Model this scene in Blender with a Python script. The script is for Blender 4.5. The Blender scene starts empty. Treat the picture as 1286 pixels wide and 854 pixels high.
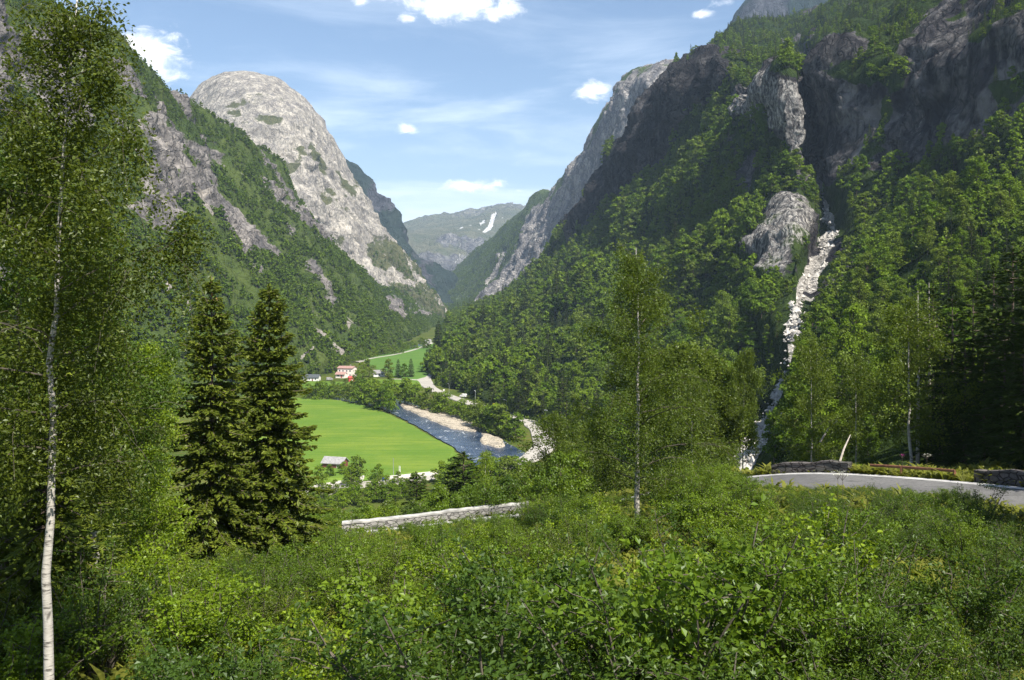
import bpy, math, random
import numpy as np
from mathutils import Vector

R = math.radians
rng = np.random.default_rng(7)
random.seed(7)
sc = bpy.context.scene
COL = sc.collection

# ------------------------------------------------------------------ camera, sky, sun, exposure
F, CX, HZ = 1114.0, 643.0, 370.0         # focal length and horizon row, in pixels of the 1286x854 photograph
FLOOR = -65.0                             # valley floor, metres below the eye
cam_d = bpy.data.cameras.new('camera')
cam = bpy.data.objects.new('camera', cam_d); COL.objects.link(cam)
cam_d.sensor_width = 36.0; cam_d.lens = 36.0 * F / 1286.0
cam_d.shift_y = (HZ - 427.0) / 1286.0
cam_d.clip_start = 0.2; cam_d.clip_end = 30000
cam.location = (0, 0, 0); cam.rotation_euler = (R(90), 0, 0)
sc.camera = cam

SUN_DIR = Vector((0.37, -0.51, 0.775)).normalized()      # towards the sun: high, behind and to the right
sun_el = math.asin(SUN_DIR.z)
sun_d = bpy.data.lights.new('sun', 'SUN'); sun_d.energy = 5.0; sun_d.angle = R(0.5); sun_d.color = (1.0, 0.95, 0.85)
sun = bpy.data.objects.new('sun', sun_d); COL.objects.link(sun)
sun.rotation_euler = SUN_DIR.to_track_quat('Z', 'Y').to_euler()
sun.location = (400, -400, 1200)

sc.view_settings.view_transform = 'Standard'; sc.view_settings.look = 'None'
sc.view_settings.gamma = 1.0; sc.view_settings.use_curve_mapping = False
sc.view_settings.exposure = 1.0
sc.render.engine = 'CYCLES'
cy = sc.cycles
cy.max_bounces = 4; cy.diffuse_bounces = 2; cy.glossy_bounces = 1; cy.transmission_bounces = 2
cy.volume_bounces = 0; cy.transparent_max_bounces = 4
cy.use_denoising = True
try:
    cy.denoiser = 'OPENIMAGEDENOISE'
    cy.denoising_input_passes = 'RGB_ALBEDO_NORMAL'; cy.denoising_prefilter = 'NONE'
except Exception:
    pass
cy.use_adaptive_sampling = False
cy.caustics_reflective = False; cy.caustics_refractive = False
cy.sample_clamp_indirect = 4.0


class NT:
    """small helper to write node trees"""
    def __init__(self, tree):
        self.t = tree; self.n = tree.nodes; self.l = tree.links; self.n.clear()
    def node(self, typ, **kw):
        nd = self.n.new(typ)
        ins = kw.pop('ins', {})
        for k, v in kw.items(): setattr(nd, k, v)
        for k, v in ins.items():
            if isinstance(v, bpy.types.NodeSocket): self.l.new(v, nd.inputs[k])
            else: nd.inputs[k].default_value = v
        return nd
    def math(self, op, a, b=0.0, c=0.0, clamp=False):
        nd = self.n.new('ShaderNodeMath'); nd.operation = op; nd.use_clamp = clamp
        for i, v in enumerate((a, b, c)):
            if isinstance(v, bpy.types.NodeSocket): self.l.new(v, nd.inputs[i])
            else: nd.inputs[i].default_value = v
        return nd.outputs[0]
    def mix(self, f, a, b, mode='MIX'):
        nd = self.n.new('ShaderNodeMix'); nd.data_type = 'RGBA'; nd.blend_type = mode
        for i, v in ((0, f), (6, a), (7, b)):
            if isinstance(v, bpy.types.NodeSocket): self.l.new(v, nd.inputs[i])
            elif i == 0: nd.inputs[0].default_value = v
            else: nd.inputs[i].default_value = (*v, 1) if len(v) == 3 else v
        return nd.outputs[2]
    def smooth(self, x, lo, hi):
        nd = self.n.new('ShaderNodeMapRange'); nd.interpolation_type = 'SMOOTHSTEP'
        self.l.new(x, nd.inputs[0]); nd.inputs[1].default_value = lo; nd.inputs[2].default_value = hi
        return nd.outputs[0]
    def noise(self, vec, scale, detail=4, rough=0.55, dist=0.0):
        nd = self.n.new('ShaderNodeTexNoise'); nd.inputs['Scale'].default_value = scale
        nd.inputs['Detail'].default_value = detail; nd.inputs['Roughness'].default_value = rough
        nd.inputs['Distortion'].default_value = dist
        if vec is not None: self.l.new(vec, nd.inputs['Vector'])
        return nd.outputs[0]
    def mapping(self, vec, scale=(1, 1, 1), loc=(0, 0, 0), rot=(0, 0, 0)):
        nd = self.n.new('ShaderNodeMapping'); self.l.new(vec, nd.inputs[0])
        nd.inputs['Scale'].default_value = scale; nd.inputs['Location'].default_value = loc; nd.inputs['Rotation'].default_value = rot
        return nd.outputs[0]


def build_world():
    w = bpy.data.worlds.new('World'); sc.world = w; w.use_nodes = True
    g = NT(w.node_tree)
    out = g.node('ShaderNodeOutputWorld')
    sky = g.node('ShaderNodeTexSky', sky_type='NISHITA', sun_disc=False, altitude=300, air_density=1.0, dust_density=0.6, ozone_density=3.0)
    sky.sun_elevation = sun_el
    sky.sun_rotation = math.atan2(SUN_DIR.x, SUN_DIR.y)
    bg = g.node('ShaderNodeBackground', ins={'Color': sky.outputs[0], 'Strength': 0.08})
    tc = g.node('ShaderNodeTexCoord').outputs['Generated']
    sx = g.node('ShaderNodeSeparateXYZ', ins={0: tc})
    # compass direction and elevation of the sky ray
    az = g.math('ARCTAN2', sx.outputs[0], sx.outputs[1])
    el = g.math('ARCSINE', sx.outputs[2])
    p = g.node('ShaderNodeCombineXYZ', ins={0: az, 1: el, 2: 0.0}).outputs[0]
    n1 = g.noise(g.mapping(p, (1, 1.6, 1)), 34, 8, 0.66, 0.5)
    n2 = g.noise(g.mapping(p, (1, 2.0, 1), (5, 3, 0)), 9, 4, 0.5, 0.2)
    total = None
    for (u, v, ru, rv, amp) in CLOUDS:
        x, y, z = (u - CX) / F, 1.0, -(v - HZ) / F
        a0 = math.atan2(x, y); e0 = math.atan2(z, math.hypot(x, y))
        dx = g.math('MULTIPLY', g.math('SUBTRACT', az, a0), F / ru)
        dy = g.math('MULTIPLY', g.math('SUBTRACT', el, e0), F / rv)
        r2 = g.math('ADD', g.math('MULTIPLY', dx, dx), g.math('MULTIPLY', dy, dy))
        b = g.math('MULTIPLY', g.math('EXPONENT', g.math('MULTIPLY', r2, -1.0)), amp)
        total = b if total is None else g.math('MAXIMUM', total, b)
    nn = g.math('ADD', g.math('MULTIPLY', n1, 1.5), g.math('MULTIPLY', n2, 0.8))
    dens = g.math('ADD', total, g.math('SUBTRACT', nn, 1.15))
    cum = g.smooth(dens, 0.34, 0.95)
    # thin streaks of high cloud, thickest in a band over the valley mouth
    c1 = g.noise(g.mapping(p, (1.0, 5.5, 1), (2.1, 0.3, 0), (0, 0, R(-9))), 3.2, 6, 0.6, 0.4)
    c2 = g.noise(g.mapping(p, (1.0, 3.0, 1), (7.0, 1.0, 0), (0, 0, R(-6))), 8.0, 5, 0.6, 0.6)
    band = g.math('MULTIPLY', g.smooth(el, 0.30, 0.17), 1.0)
    low = g.smooth(el, 0.22, 0.06)
    cir = g.smooth(g.math('ADD', g.math('MULTIPLY', c1, 0.8), g.math('MULTIPLY', c2, 0.25)), 0.44, 0.74)
    cir = g.math('MULTIPLY', cir, g.math('ADD', 0.22, g.math('MULTIPLY', band, 0.5)))
    cir = g.math('ADD', cir, g.math('MULTIPLY', low, 0.16), clamp=True)
    veil = g.node('ShaderNodeBackground', ins={'Color': (0.80, 0.89, 1.0, 1), 'Strength': 0.84})
    m1 = g.node('ShaderNodeMixShader', ins={0: cir, 1: bg.outputs[0], 2: veil.outputs[0]})
    shade = g.mix(g.smooth(n1, 0.35, 0.62), (0.80, 0.83, 0.90), (1.0, 0.985, 0.95))
    cb = g.node('ShaderNodeBackground', ins={'Color': shade, 'Strength': 0.98})
    m2 = g.node('ShaderNodeMixShader', ins={0: cum, 1: m1.outputs[0], 2: cb.outputs[0]})
    g.l.new(m2.outputs[0], out.inputs['Surface'])


CLOUDS = [(168, 68, 60, 30, 1.15), (210, 92, 26, 14, 0.8), (575, 0, 80, 24, 1.1), (628, 14, 38, 14, 0.95), (515, 20, 22, 10, 0.62), (452, 4, 14, 8, 0.6), (510, 162, 24, 10, 0.8),
          (592, 233, 44, 10, 0.85), (748, 118, 30, 15, 0.72), (500, 252, 20, 6, 0.35), (880, 18, 24, 7, 0.55), (910, 4, 22, 7, 0.55), (650, 240, 24, 6, 0.35)]
build_world()


# ------------------------------------------------------------------ numeric helpers
def at(u, v, d):
    return np.array([(u - CX) / F * d, d, -(v - HZ) / F * d])


def floor_pt(u, v, z=FLOOR):
    d = -z * F / (v - HZ)
    return np.array([(u - CX) / F * d, d, z])


def proj(P):
    d = np.maximum(P[..., 1], 0.01)
    return P[..., 0] / d * F + CX, HZ - P[..., 2] / d * F


_perm = np.random.default_rng(3).permutation(256).astype(np.int64)
_perm = np.concatenate([_perm, _perm, _perm])
_grad = np.random.default_rng(4).normal(size=(256, 3)); _grad /= np.linalg.norm(_grad, axis=1)[:, None]


def perlin(p):
    p = np.asarray(p, float)
    i = np.floor(p).astype(np.int64); f = p - i
    w = f * f * f * (f * (f * 6 - 15) + 10)
    i &= 255
    out = 0
    for dx in (0, 1):
        wx = w[..., 0] if dx else 1 - w[..., 0]
        for dy in (0, 1):
            wy = w[..., 1] if dy else 1 - w[..., 1]
            for dz in (0, 1):
                wz = w[..., 2] if dz else 1 - w[..., 2]
                h = _perm[_perm[_perm[i[..., 0] + dx] + i[..., 1] + dy] + i[..., 2] + dz]
                gr = _grad[h]
                out = out + wx * wy * wz * (gr[..., 0] * (f[..., 0] - dx) + gr[..., 1] * (f[..., 1] - dy) + gr[..., 2] * (f[..., 2] - dz))
    return out * 1.6


def fbm(p, octs=4, gain=0.5, ridge=False):
    a, s, q = 1.0, 0.0, np.asarray(p, float).copy()
    for _ in range(octs):
        n = perlin(q)
        s = s + a * ((1 - 2 * np.abs(n)) if ridge else n)
        a *= gain; q = q * 2.03 + 17.3
    return s


def sstep(x, lo, hi):
    t = np.clip((x - lo) / (hi - lo), 0, 1)
    return t * t * (3 - 2 * t)


def pchip(x, Y, xq):
    """monotone cubic through the rows of Y at x, sampled at xq"""
    x = np.asarray(x, float); Y = np.asarray(Y, float)
    h = np.diff(x); sh = (-1,) + (1,) * (Y.ndim - 1)
    dl = np.diff(Y, axis=0) / h.reshape(sh)
    m = np.zeros_like(Y); m[0] = dl[0]; m[-1] = dl[-1]
    if len(x) > 2:
        a, b = dl[:-1], dl[1:]
        w1 = (2 * h[1:] + h[:-1]).reshape(sh); w2 = (h[1:] + 2 * h[:-1]).reshape(sh)
        same = a * b > 0
        with np.errstate(divide='ignore', invalid='ignore'):
            hm = (w1 + w2) / (w1 / a + w2 / b)
        m[1:-1] = np.where(same, hm, 0)
    k = np.clip(np.searchsorted(x, xq) - 1, 0, len(x) - 2)
    t = ((xq - x[k]) / h[k]).reshape(sh); hk = h[k].reshape(sh)
    return ((1 + 2 * t) * (1 - t) ** 2 * Y[k] + t * (1 - t) ** 2 * hk * m[k] + t * t * (3 - 2 * t) * Y[k + 1] + t * t * (t - 1) * hk * m[k + 1])


def polyline(pts, n):
    pts = np.asarray(pts, float)
    s = np.concatenate([[0], np.cumsum(np.linalg.norm(np.diff(pts, axis=0), axis=1))])
    return pchip(s, pts, np.linspace(0, s[-1], n))


def poly_sd(poly, u, v):
    """signed distance (positive inside) of points to a polygon"""
    poly = np.asarray(poly, float); n = len(poly)
    ins = np.zeros(u.shape, bool); dm = np.full(u.shape, 1e9)
    for i in range(n):
        a, b = poly[i], poly[(i + 1) % n]
        c = (a[1] > v) != (b[1] > v)
        with np.errstate(divide='ignore', invalid='ignore'):
            xi = (b[0] - a[0]) * (v - a[1]) / (b[1] - a[1] + 1e-12) + a[0]
        ins ^= c & (u < xi)
        e = b - a; t = np.clip(((u - a[0]) * e[0] + (v - a[1]) * e[1]) / (e @ e + 1e-9), 0, 1)
        dm = np.minimum(dm, np.hypot(u - a[0] - t * e[0], v - a[1] - t * e[1]))
    return np.where(ins, dm, -dm)


def line_dist(line, u, v):
    """distance to a polyline minus its local half width; rows are (u, v, half width)"""
    out = np.full(u.shape, 1e9)
    for a, b in zip(line[:-1], line[1:]):
        e0, e1 = b[0] - a[0], b[1] - a[1]
        t = np.clip(((u - a[0]) * e0 + (v - a[1]) * e1) / (e0 * e0 + e1 * e1 + 1e-9), 0, 1)
        out = np.minimum(out, np.hypot(u - a[0] - t * e0, v - a[1] - t * e1) - (a[2] + t * (b[2] - a[2])))
    return out


# ------------------------------------------------------------------ object helpers
def mesh_np(name, verts, faces, mats=(), midx=None, smooth=False, attrs=None):
    """faces: int array (M,3) or (M,4), or a list of such arrays"""
    if not isinstance(faces, list): faces = [faces]
    faces = [np.asarray(f, np.int32) for f in faces if len(f)]
    verts = np.asarray(verts, np.float32)
    me = bpy.data.meshes.new(name)
    me.vertices.add(len(verts)); me.vertices.foreach_set('co', verts.ravel())
    lv = np.concatenate([f.ravel() for f in faces])
    tot = np.concatenate([np.full(len(f), f.shape[1], np.int32) for f in faces])
    st = np.concatenate([[0], np.cumsum(tot)[:-1]]).astype(np.int32)
    me.loops.add(len(lv)); me.loops.foreach_set('vertex_index', lv)
    me.polygons.add(len(tot)); me.polygons.foreach_set('loop_start', st)
    if midx is not None: me.polygons.foreach_set('material_index', np.asarray(midx, np.int32))
    me.polygons.foreach_set('use_smooth', np.full(len(tot), smooth))
    for m in mats: me.materials.append(m)
    for k, val in (attrs or {}).items():
        a = me.attributes.new(k, 'FLOAT_COLOR', 'POINT')
        c = np.ones((len(verts), 4), np.float32); c[:, :val.shape[1]] = val
        a.data.foreach_set('color', c.ravel())
    me.update(calc_edges=True)
    return me


def link(name, me, parent=None, loc=None):
    o = bpy.data.objects.new(name, me); COL.objects.link(o)
    if parent: o.parent = parent
    if loc is not None: o.location = [float(c) for c in loc]
    return o


def tag(o, label=None, cat=None, group=None, kind=None):
    if label: o['label'] = label
    if cat: o['category'] = cat
    if group: o['group'] = group
    if kind: o['kind'] = kind
    return o


def empty(name, loc, label, cat, group=None, rz=0.0, scale=None):
    o = bpy.data.objects.new(name, None); COL.objects.link(o)
    o.empty_display_size = 0.3
    o.location = [float(c) for c in loc]; o.rotation_euler = (0, 0, rz)
    if scale is not None: o.scale = scale if hasattr(scale, '__len__') else (scale,) * 3
    return tag(o, label, cat, group)


def copy_tree(o, parent=None):
    c = o.copy(); COL.objects.link(c)
    if parent: c.parent = parent
    for ch in list(o.children): copy_tree(ch, c)
    return c


class MB:
    """collects boxes, tubes and faces into one mesh"""
    def __init__(self): self.v, self.q, self.t, self.n = [], [], [], 0
    def add(self, v, q=None, t=None):
        v = np.asarray(v, float).reshape(-1, 3); self.v.append(v)
        if q is not None and len(q): self.q.append(np.asarray(q) + self.n)
        if t is not None and len(t): self.t.append(np.asarray(t) + self.n)
        self.n += len(v)
    def box(self, c, s, rz=0.0, taper=1.0):
        x, y, z = [k / 2 for k in s]
        b = np.array([[-x, -y, -z], [x, -y, -z], [x, y, -z], [-x, y, -z], [-x * taper, -y * taper, z], [x * taper, -y * taper, z], [x * taper, y * taper, z], [-x * taper, y * taper, z]])
        ca, sa = math.cos(rz), math.sin(rz)
        b = b @ np.array([[ca, sa, 0], [-sa, ca, 0], [0, 0, 1]]) + np.asarray(c, float)
        self.add(b, [[0, 3, 2, 1], [4, 5, 6, 7], [0, 1, 5, 4], [1, 2, 6, 5], [2, 3, 7, 6], [3, 0, 4, 7]])
    def tube(self, pts, rad, sides=6, cap=True):
        pts = np.asarray(pts, float); n = len(pts)
        rad = np.broadcast_to(np.asarray(rad, float), (n,))
        tg = np.gradient(pts, axis=0); tg /= np.linalg.norm(tg, axis=1)[:, None] + 1e-9
        ref = np.array([1.0, 0, 0]) if abs(tg[0, 0]) < 0.8 else np.array([0, 1.0, 0])
        a = np.cross(tg, ref); a /= np.linalg.norm(a, axis=1)[:, None] + 1e-9
        b = np.cross(tg, a)
        th = np.linspace(0, 2 * math.pi, sides, endpoint=False)
        ring = pts[:, None] + rad[:, None, None] * (np.cos(th)[None, :, None] * a[:, None] + np.sin(th)[None, :, None] * b[:, None])
        i = np.arange(n - 1)[:, None] * sides; j = np.arange(sides)[None]; j2 = (j + 1) % sides
        q = np.stack([i + j, i + j2, i + sides + j2, i + sides + j], -1).reshape(-1, 4)
        v = ring.reshape(-1, 3)
        t = None
        if cap:
            v = np.concatenate([v, pts[-1:], pts[:1]]); top = n * sides
            k = np.arange(sides); k2 = (k + 1) % sides
            t = np.concatenate([np.stack([(n - 1) * sides + k, (n - 1) * sides + k2, np.full(sides, top)], -1), np.stack([k2, k, np.full(sides, top + 1)], -1)])
        self.add(v, q, t)
    def mesh(self, name, mat, smooth=False):
        return mesh_np(name, np.concatenate(self.v), [np.concatenate(x) for x in (self.q, self.t) if x], [mat] if mat else [], smooth=smooth)
    def build(self, name, mat, parent=None, loc=None, smooth=False):
        return link(name, self.mesh(name, mat, smooth), parent, loc)


# ------------------------------------------------------------------ materials
def new_mat(name):
    m = bpy.data.materials.new(name); m.use_nodes = True
    g = NT(m.node_tree)
    out = g.node('ShaderNodeOutputMaterial')
    return m, g, out


def leaf_mat(name, c1, c2, trans=0.34, tcol=None, rough=0.45, tint=0.35, gloss=0.05, alt=None):
    """c1..c2: two leaf colours mixed per leaf and per plant"""
    m, g, out = new_mat(name)
    geo = g.node('ShaderNodeNewGeometry'); oi = g.node('ShaderNodeObjectInfo')
    f = g.math('ADD', g.math('MULTIPLY', geo.outputs['Random Per Island'], 1 - tint), g.math('MULTIPLY', oi.outputs['Random'], tint))
    col = g.mix(f, c1, c2)
    if alt:
        r7 = g.math('FRACT', g.math('MULTIPLY', oi.outputs['Random'], 7.31))
        col = g.mix(g.math('MULTIPLY', g.smooth(r7, 0.45, 0.95), 0.8), col, alt)
    hsv = g.node('ShaderNodeHueSaturation', ins={'Color': col})
    r2 = g.math('FRACT', g.math('MULTIPLY', geo.outputs['Random Per Island'], 13.7))
    g.l.new(g.math('ADD', 0.72, g.math('MULTIPLY', r2, 0.56)), hsv.inputs['Value'])
    col = hsv.outputs[0]
    df = g.node('ShaderNodeBsdfDiffuse', ins={'Color': col})
    tr = g.node('ShaderNodeBsdfTranslucent', ins={'Color': g.mix(0.6, col, tcol or tuple(min(1, c * 1.9) for c in c2))})
    mx = g.node('ShaderNodeMixShader', ins={0: trans, 1: df.outputs[0], 2: tr.outputs[0]})
    gl = g.node('ShaderNodeBsdfGlossy', ins={'Color': (0.9, 0.95, 0.9, 1), 'Roughness': rough})
    mx2 = g.node('ShaderNodeMixShader', ins={0: gloss, 1: mx.outputs[0], 2: gl.outputs[0]})
    g.l.new(mx2.outputs[0], out.inputs['Surface'])
    return m


def plain(name, c, rough=0.7, var=0.15, scale=3.0, metallic=0.0):
    m, g, out = new_mat(name)
    tc = g.node('ShaderNodeTexCoord').outputs['Object']
    n = g.noise(tc, scale, 5, 0.6)
    col = g.mix(g.smooth(n, 0.3, 0.7), tuple(k * (1 - var) for k in c), tuple(min(1, k * (1 + var)) for k in c))
    b = g.node('ShaderNodeBsdfPrincipled', ins={'Base Color': col, 'Roughness': rough, 'Metallic': metallic})
    g.l.new(b.outputs[0], out.inputs['Surface'])
    return m


def birch_bark(name):
    m, g, out = new_mat(name)
    tc = g.node('ShaderNodeTexCoord').outputs['Object']
    bands = g.noise(g.mapping(tc, (2.2, 2.2, 13)), 2.0, 5, 0.65, 0.5)
    patch = g.noise(g.mapping(tc, (3, 3, 1.6)), 1.3, 4, 0.6)
    mark = g.smooth(bands, 0.52, 0.62)
    pm = g.smooth(patch, 0.62, 0.72)
    dark = g.math('MAXIMUM', mark, pm)
    tone = g.mix(g.noise(tc, 9, 3), (0.30, 0.27, 0.23), (0.52, 0.49, 0.44))
    col = g.mix(g.math('MULTIPLY', dark, 0.85), tone, (0.05, 0.042, 0.035))
    bump = g.node('ShaderNodeBump', ins={'Strength': 0.5, 'Distance': 0.02, 'Height': bands})
    b = g.node('ShaderNodeBsdfPrincipled', ins={'Base Color': col, 'Roughness': 0.75, 'Normal': bump.outputs[0]})
    g.l.new(b.outputs[0], out.inputs['Surface'])
    return m


def mountain_mat(name, veg1, veg2, rock1, rock2, rs=1.0, pale=(0.52, 0.50, 0.46), contrast=1.0, PATCH=1.45, zs=0.45):
    """mask attribute: R rock, G pale scree, snow and painted sunlight, B dark streaks and painted cliff shade"""
    m, g, out = new_mat(name)
    tc = g.node('ShaderNodeTexCoord').outputs['Object']
    at_ = g.node('ShaderNodeAttribute', attribute_name='mask')
    sp = g.node('ShaderNodeSeparateColor', ins={0: at_.outputs['Color']})
    nb = g.noise(tc, 0.035 * rs, 6, 0.62)
    nf = g.noise(tc, 0.16 * rs, 6, 0.65)
    st = g.noise(g.mapping(tc, (1, 1, 0.16)), 0.07 * rs, 7, 0.62, 0.6)
    fine = g.noise(g.mapping(tc, (1, 1, zs)), 0.45 * rs, 6, 0.7)
    vor = g.node('ShaderNodeTexVoronoi', feature='DISTANCE_TO_EDGE', ins={'Vector': g.mapping(tc, (1, 1, 0.4), (0, 0, 0), (0.3, 0.2, 0)), 'Scale': 0.05 * rs})
    v2 = g.node('ShaderNodeTexVoronoi', feature='DISTANCE_TO_EDGE', ins={'Vector': g.mapping(g.node('ShaderNodeVectorMath', operation='ADD', ins={0: tc, 1: g.node('ShaderNodeVectorMath', operation='SCALE', ins={0: g.node('ShaderNodeTexNoise', ins={'Vector': tc, 'Scale': 0.06 * rs}).outputs[1], 3: 22.0 / rs}).outputs[0]}).outputs[0], (1, 1, 0.3), (0, 0, 0), (0.1, -0.25, 0)), 'Scale': 0.11 * rs})
    crack = g.math('MULTIPLY', g.smooth(vor.outputs['Distance'], 0.0, 0.07), g.smooth(v2.outputs['Distance'], 0.0, 0.10))
    rocky = g.smooth(g.math('ADD', sp.outputs[0], g.math('MULTIPLY', g.math('SUBTRACT', nf, 0.5), 0.9)), 0.36, 0.56)
    rc = g.mix(g.smooth(st, 0.36, 0.64), rock2, rock1)
    rc = g.mix(g.math('MULTIPLY', g.smooth(fine, 0.42, 0.62), 0.6 * contrast), rc, tuple(k * 0.5 for k in rock2))
    rc = g.mix(g.math('MULTIPLY', g.math('SUBTRACT', 1.0, crack), 0.62 * contrast, ), rc, tuple(k * 0.40 for k in rock2))
    rc = g.mix(g.math('MULTIPLY', g.smooth(nb, 0.52, 0.68), 0.45), rc, tuple(min(1, k * PATCH) for k in rock1))
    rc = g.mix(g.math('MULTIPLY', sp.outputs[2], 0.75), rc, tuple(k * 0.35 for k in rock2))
    vg = g.mix(g.smooth(nb, 0.35, 0.65), veg1, veg2)
    vg = g.mix(g.math('MULTIPLY', g.smooth(nf, 0.45, 0.7), 0.6), vg, tuple(k * 0.5 for k in veg1))
    col = g.mix(rocky, vg, rc)
    pl = g.smooth(g.math('ADD', sp.outputs[1], g.math('MULTIPLY', g.math('SUBTRACT', fine, 0.5), 0.7)), 0.38, 0.58)
    pc = g.mix(g.smooth(fine, 0.38, 0.62), tuple(k * 0.55 for k in pale), pale)
    col = g.mix(pl, col, pc)
    hgt = g.math('ADD', g.math('MULTIPLY', st, 1.0), g.math('ADD', g.math('MULTIPLY', fine, 0.6), g.math('MULTIPLY', crack, 0.25)))
    bump = g.node('ShaderNodeBump', ins={'Strength': 1.0, 'Distance': 6.0 / rs, 'Height': hgt})
    b = g.node('ShaderNodeBsdfDiffuse', ins={'Color': col, 'Roughness': 0.6, 'Normal': bump.outputs[0]})
    g.l.new(b.outputs[0], out.inputs['Surface'])
    return m


def ground_mat(name, cols, s1=0.05, s2=1.1, bump=0.3):
    m, g, out = new_mat(name)
    tc = g.node('ShaderNodeTexCoord').outputs['Object']
    n1 = g.noise(tc, s1, 5, 0.6); n2 = g.noise(tc, s2, 5, 0.65); n3 = g.noise(tc, s1 * 5, 4, 0.6)
    c = g.mix(g.smooth(n1, 0.35, 0.65), cols[0], cols[1])
    c = g.mix(g.math('MULTIPLY', g.smooth(n3, 0.5, 0.68), 0.7), c, cols[2])
    c = g.mix(g.math('MULTIPLY', g.smooth(n2, 0.45, 0.65), 0.45), c, tuple(k * 0.55 for k in cols[0]))
    bp = g.node('ShaderNodeBump', ins={'Strength': bump, 'Distance': 0.4, 'Height': n2})
    b = g.node('ShaderNodeBsdfDiffuse', ins={'Color': c, 'Normal': bp.outputs[0]})
    g.l.new(b.outputs[0], out.inputs['Surface'])
    return m


def meadow_mat(name, c1, c2, c3, rot):
    m, g, out = new_mat(name)
    tc = g.node('ShaderNodeTexCoord').outputs['Object']
    n1 = g.noise(tc, 0.035, 5, 0.6); n2 = g.noise(tc, 0.6, 6, 0.7)
    rows = g.noise(g.mapping(tc, (0.03, 0.42, 1), (0, 0, 0), (0, 0, rot)), 1.0, 3, 0.5, 0.2)
    c = g.mix(g.smooth(n1, 0.35, 0.65), c1, c2)
    c = g.mix(g.math('MULTIPLY', g.smooth(rows, 0.45, 0.65), 0.5), c, c3)
    c = g.mix(g.math('MULTIPLY', g.smooth(n2, 0.5, 0.7), 0.35), c, tuple(k * 0.65 for k in c1))
    bp = g.node('ShaderNodeBump', ins={'Strength': 0.5, 'Distance': 0.5, 'Height': n2})
    df = g.node('ShaderNodeBsdfDiffuse', ins={'Color': c, 'Normal': bp.outputs[0]})
    g.l.new(df.outputs[0], out.inputs['Surface'])
    return m


def water_mat():
    m, g, out = new_mat('river_water')
    tc = g.node('ShaderNodeTexCoord').outputs['Object']
    n = g.noise(g.mapping(tc, (1, 0.35, 1), (0, 0, 0), (0, 0, R(38))), 0.55, 6, 0.7, 1.0)
    n2 = g.noise(tc, 0.12, 4, 0.6)
    foam = g.smooth(g.math('ADD', n, g.math('MULTIPLY', n2, 0.35)), 0.76, 0.86)
    bump = g.node('ShaderNodeBump', ins={'Strength': 0.6, 'Distance': 0.5, 'Height': n})
    c = g.mix(g.smooth(n2, 0.4, 0.65), (0.018, 0.032, 0.07), (0.05, 0.07, 0.11))
    c = g.mix(g.math('MULTIPLY', foam, 0.75), c, (0.7, 0.72, 0.72))
    b = g.node('ShaderNodeBsdfPrincipled', ins={'Base Color': c, 'Roughness': 0.18, 'Normal': bump.outputs[0]})
    g.l.new(b.outputs[0], out.inputs['Surface'])
    return m


def stone_mat(name, c1, c2, scale=2.0, joint=True):
    m, g, out = new_mat(name)
    tc = g.node('ShaderNodeTexCoord').outputs['Object']
    v = g.node('ShaderNodeTexVoronoi', ins={'Vector': g.mapping(tc, (1, 1, 1.7)), 'Scale': scale})
    e = g.node('ShaderNodeTexVoronoi', feature='DISTANCE_TO_EDGE', ins={'Vector': g.mapping(tc, (1, 1, 1.7)), 'Scale': scale})
    n = g.noise(tc, scale * 4, 5, 0.65); n2 = g.noise(tc, 0.35, 4, 0.6)
    sp = g.node('ShaderNodeSeparateColor', ins={0: v.outputs['Color']})
    c = g.mix(sp.outputs[0], c1, c2)
    c = g.mix(g.math('MULTIPLY', g.smooth(n, 0.4, 0.65), 0.5), c, tuple(k * 0.5 for k in c1))
    c = g.mix(g.math('MULTIPLY', g.smooth(n2, 0.5, 0.65), 0.55), c, (0.09, 0.09, 0.08))
    jt = g.smooth(e.outputs['Distance'], 0.02, 0.09)
    if joint: c = g.mix(g.math('SUBTRACT', 1.0, jt), c, tuple(k * 0.3 for k in c1))
    bp = g.node('ShaderNodeBump', ins={'Strength': 0.8, 'Distance': 0.06, 'Height': g.math('ADD', jt, g.math('MULTIPLY', n, 0.4))})
    b = g.node('ShaderNodeBsdfDiffuse', ins={'Color': c, 'Normal': bp.outputs[0]})
    g.l.new(b.outputs[0], out.inputs['Surface'])
    return m


M = {}
M['birch_leaf'] = leaf_mat('birch_leaf', (0.050, 0.082, 0.007), (0.125, 0.165, 0.014), 0.40, (0.22, 0.29, 0.015), gloss=0.018)
M['olive_leaf'] = leaf_mat('olive_leaf', (0.036, 0.056, 0.006), (0.105, 0.130, 0.012), 0.38, (0.20, 0.25, 0.015), gloss=0.02)
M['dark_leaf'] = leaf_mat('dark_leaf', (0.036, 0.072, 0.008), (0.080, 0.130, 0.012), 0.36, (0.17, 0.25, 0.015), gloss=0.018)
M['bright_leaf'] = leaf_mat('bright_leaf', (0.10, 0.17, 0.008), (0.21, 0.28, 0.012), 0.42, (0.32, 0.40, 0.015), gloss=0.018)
M['shrub_leaf'] = leaf_mat('shrub_leaf', (0.070, 0.128, 0.008), (0.160, 0.230, 0.014), 0.42, (0.27, 0.37, 0.02), tint=0.55, alt=(0.034, 0.070, 0.012), gloss=0.018)
M['fern_leaf'] = leaf_mat('fern_leaf', (0.10, 0.17, 0.010), (0.20, 0.25, 0.018), 0.40, (0.32, 0.36, 0.025), alt=(0.16, 0.13, 0.035), tint=0.0, gloss=0.015)
M['hill_leaf'] = leaf_mat('hill_leaf', (0.060, 0.115, 0.008), (0.155, 0.225, 0.015), 0.30, (0.20, 0.28, 0.015), tint=0.75, gloss=0.006, alt=(0.115, 0.150, 0.022))
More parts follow.
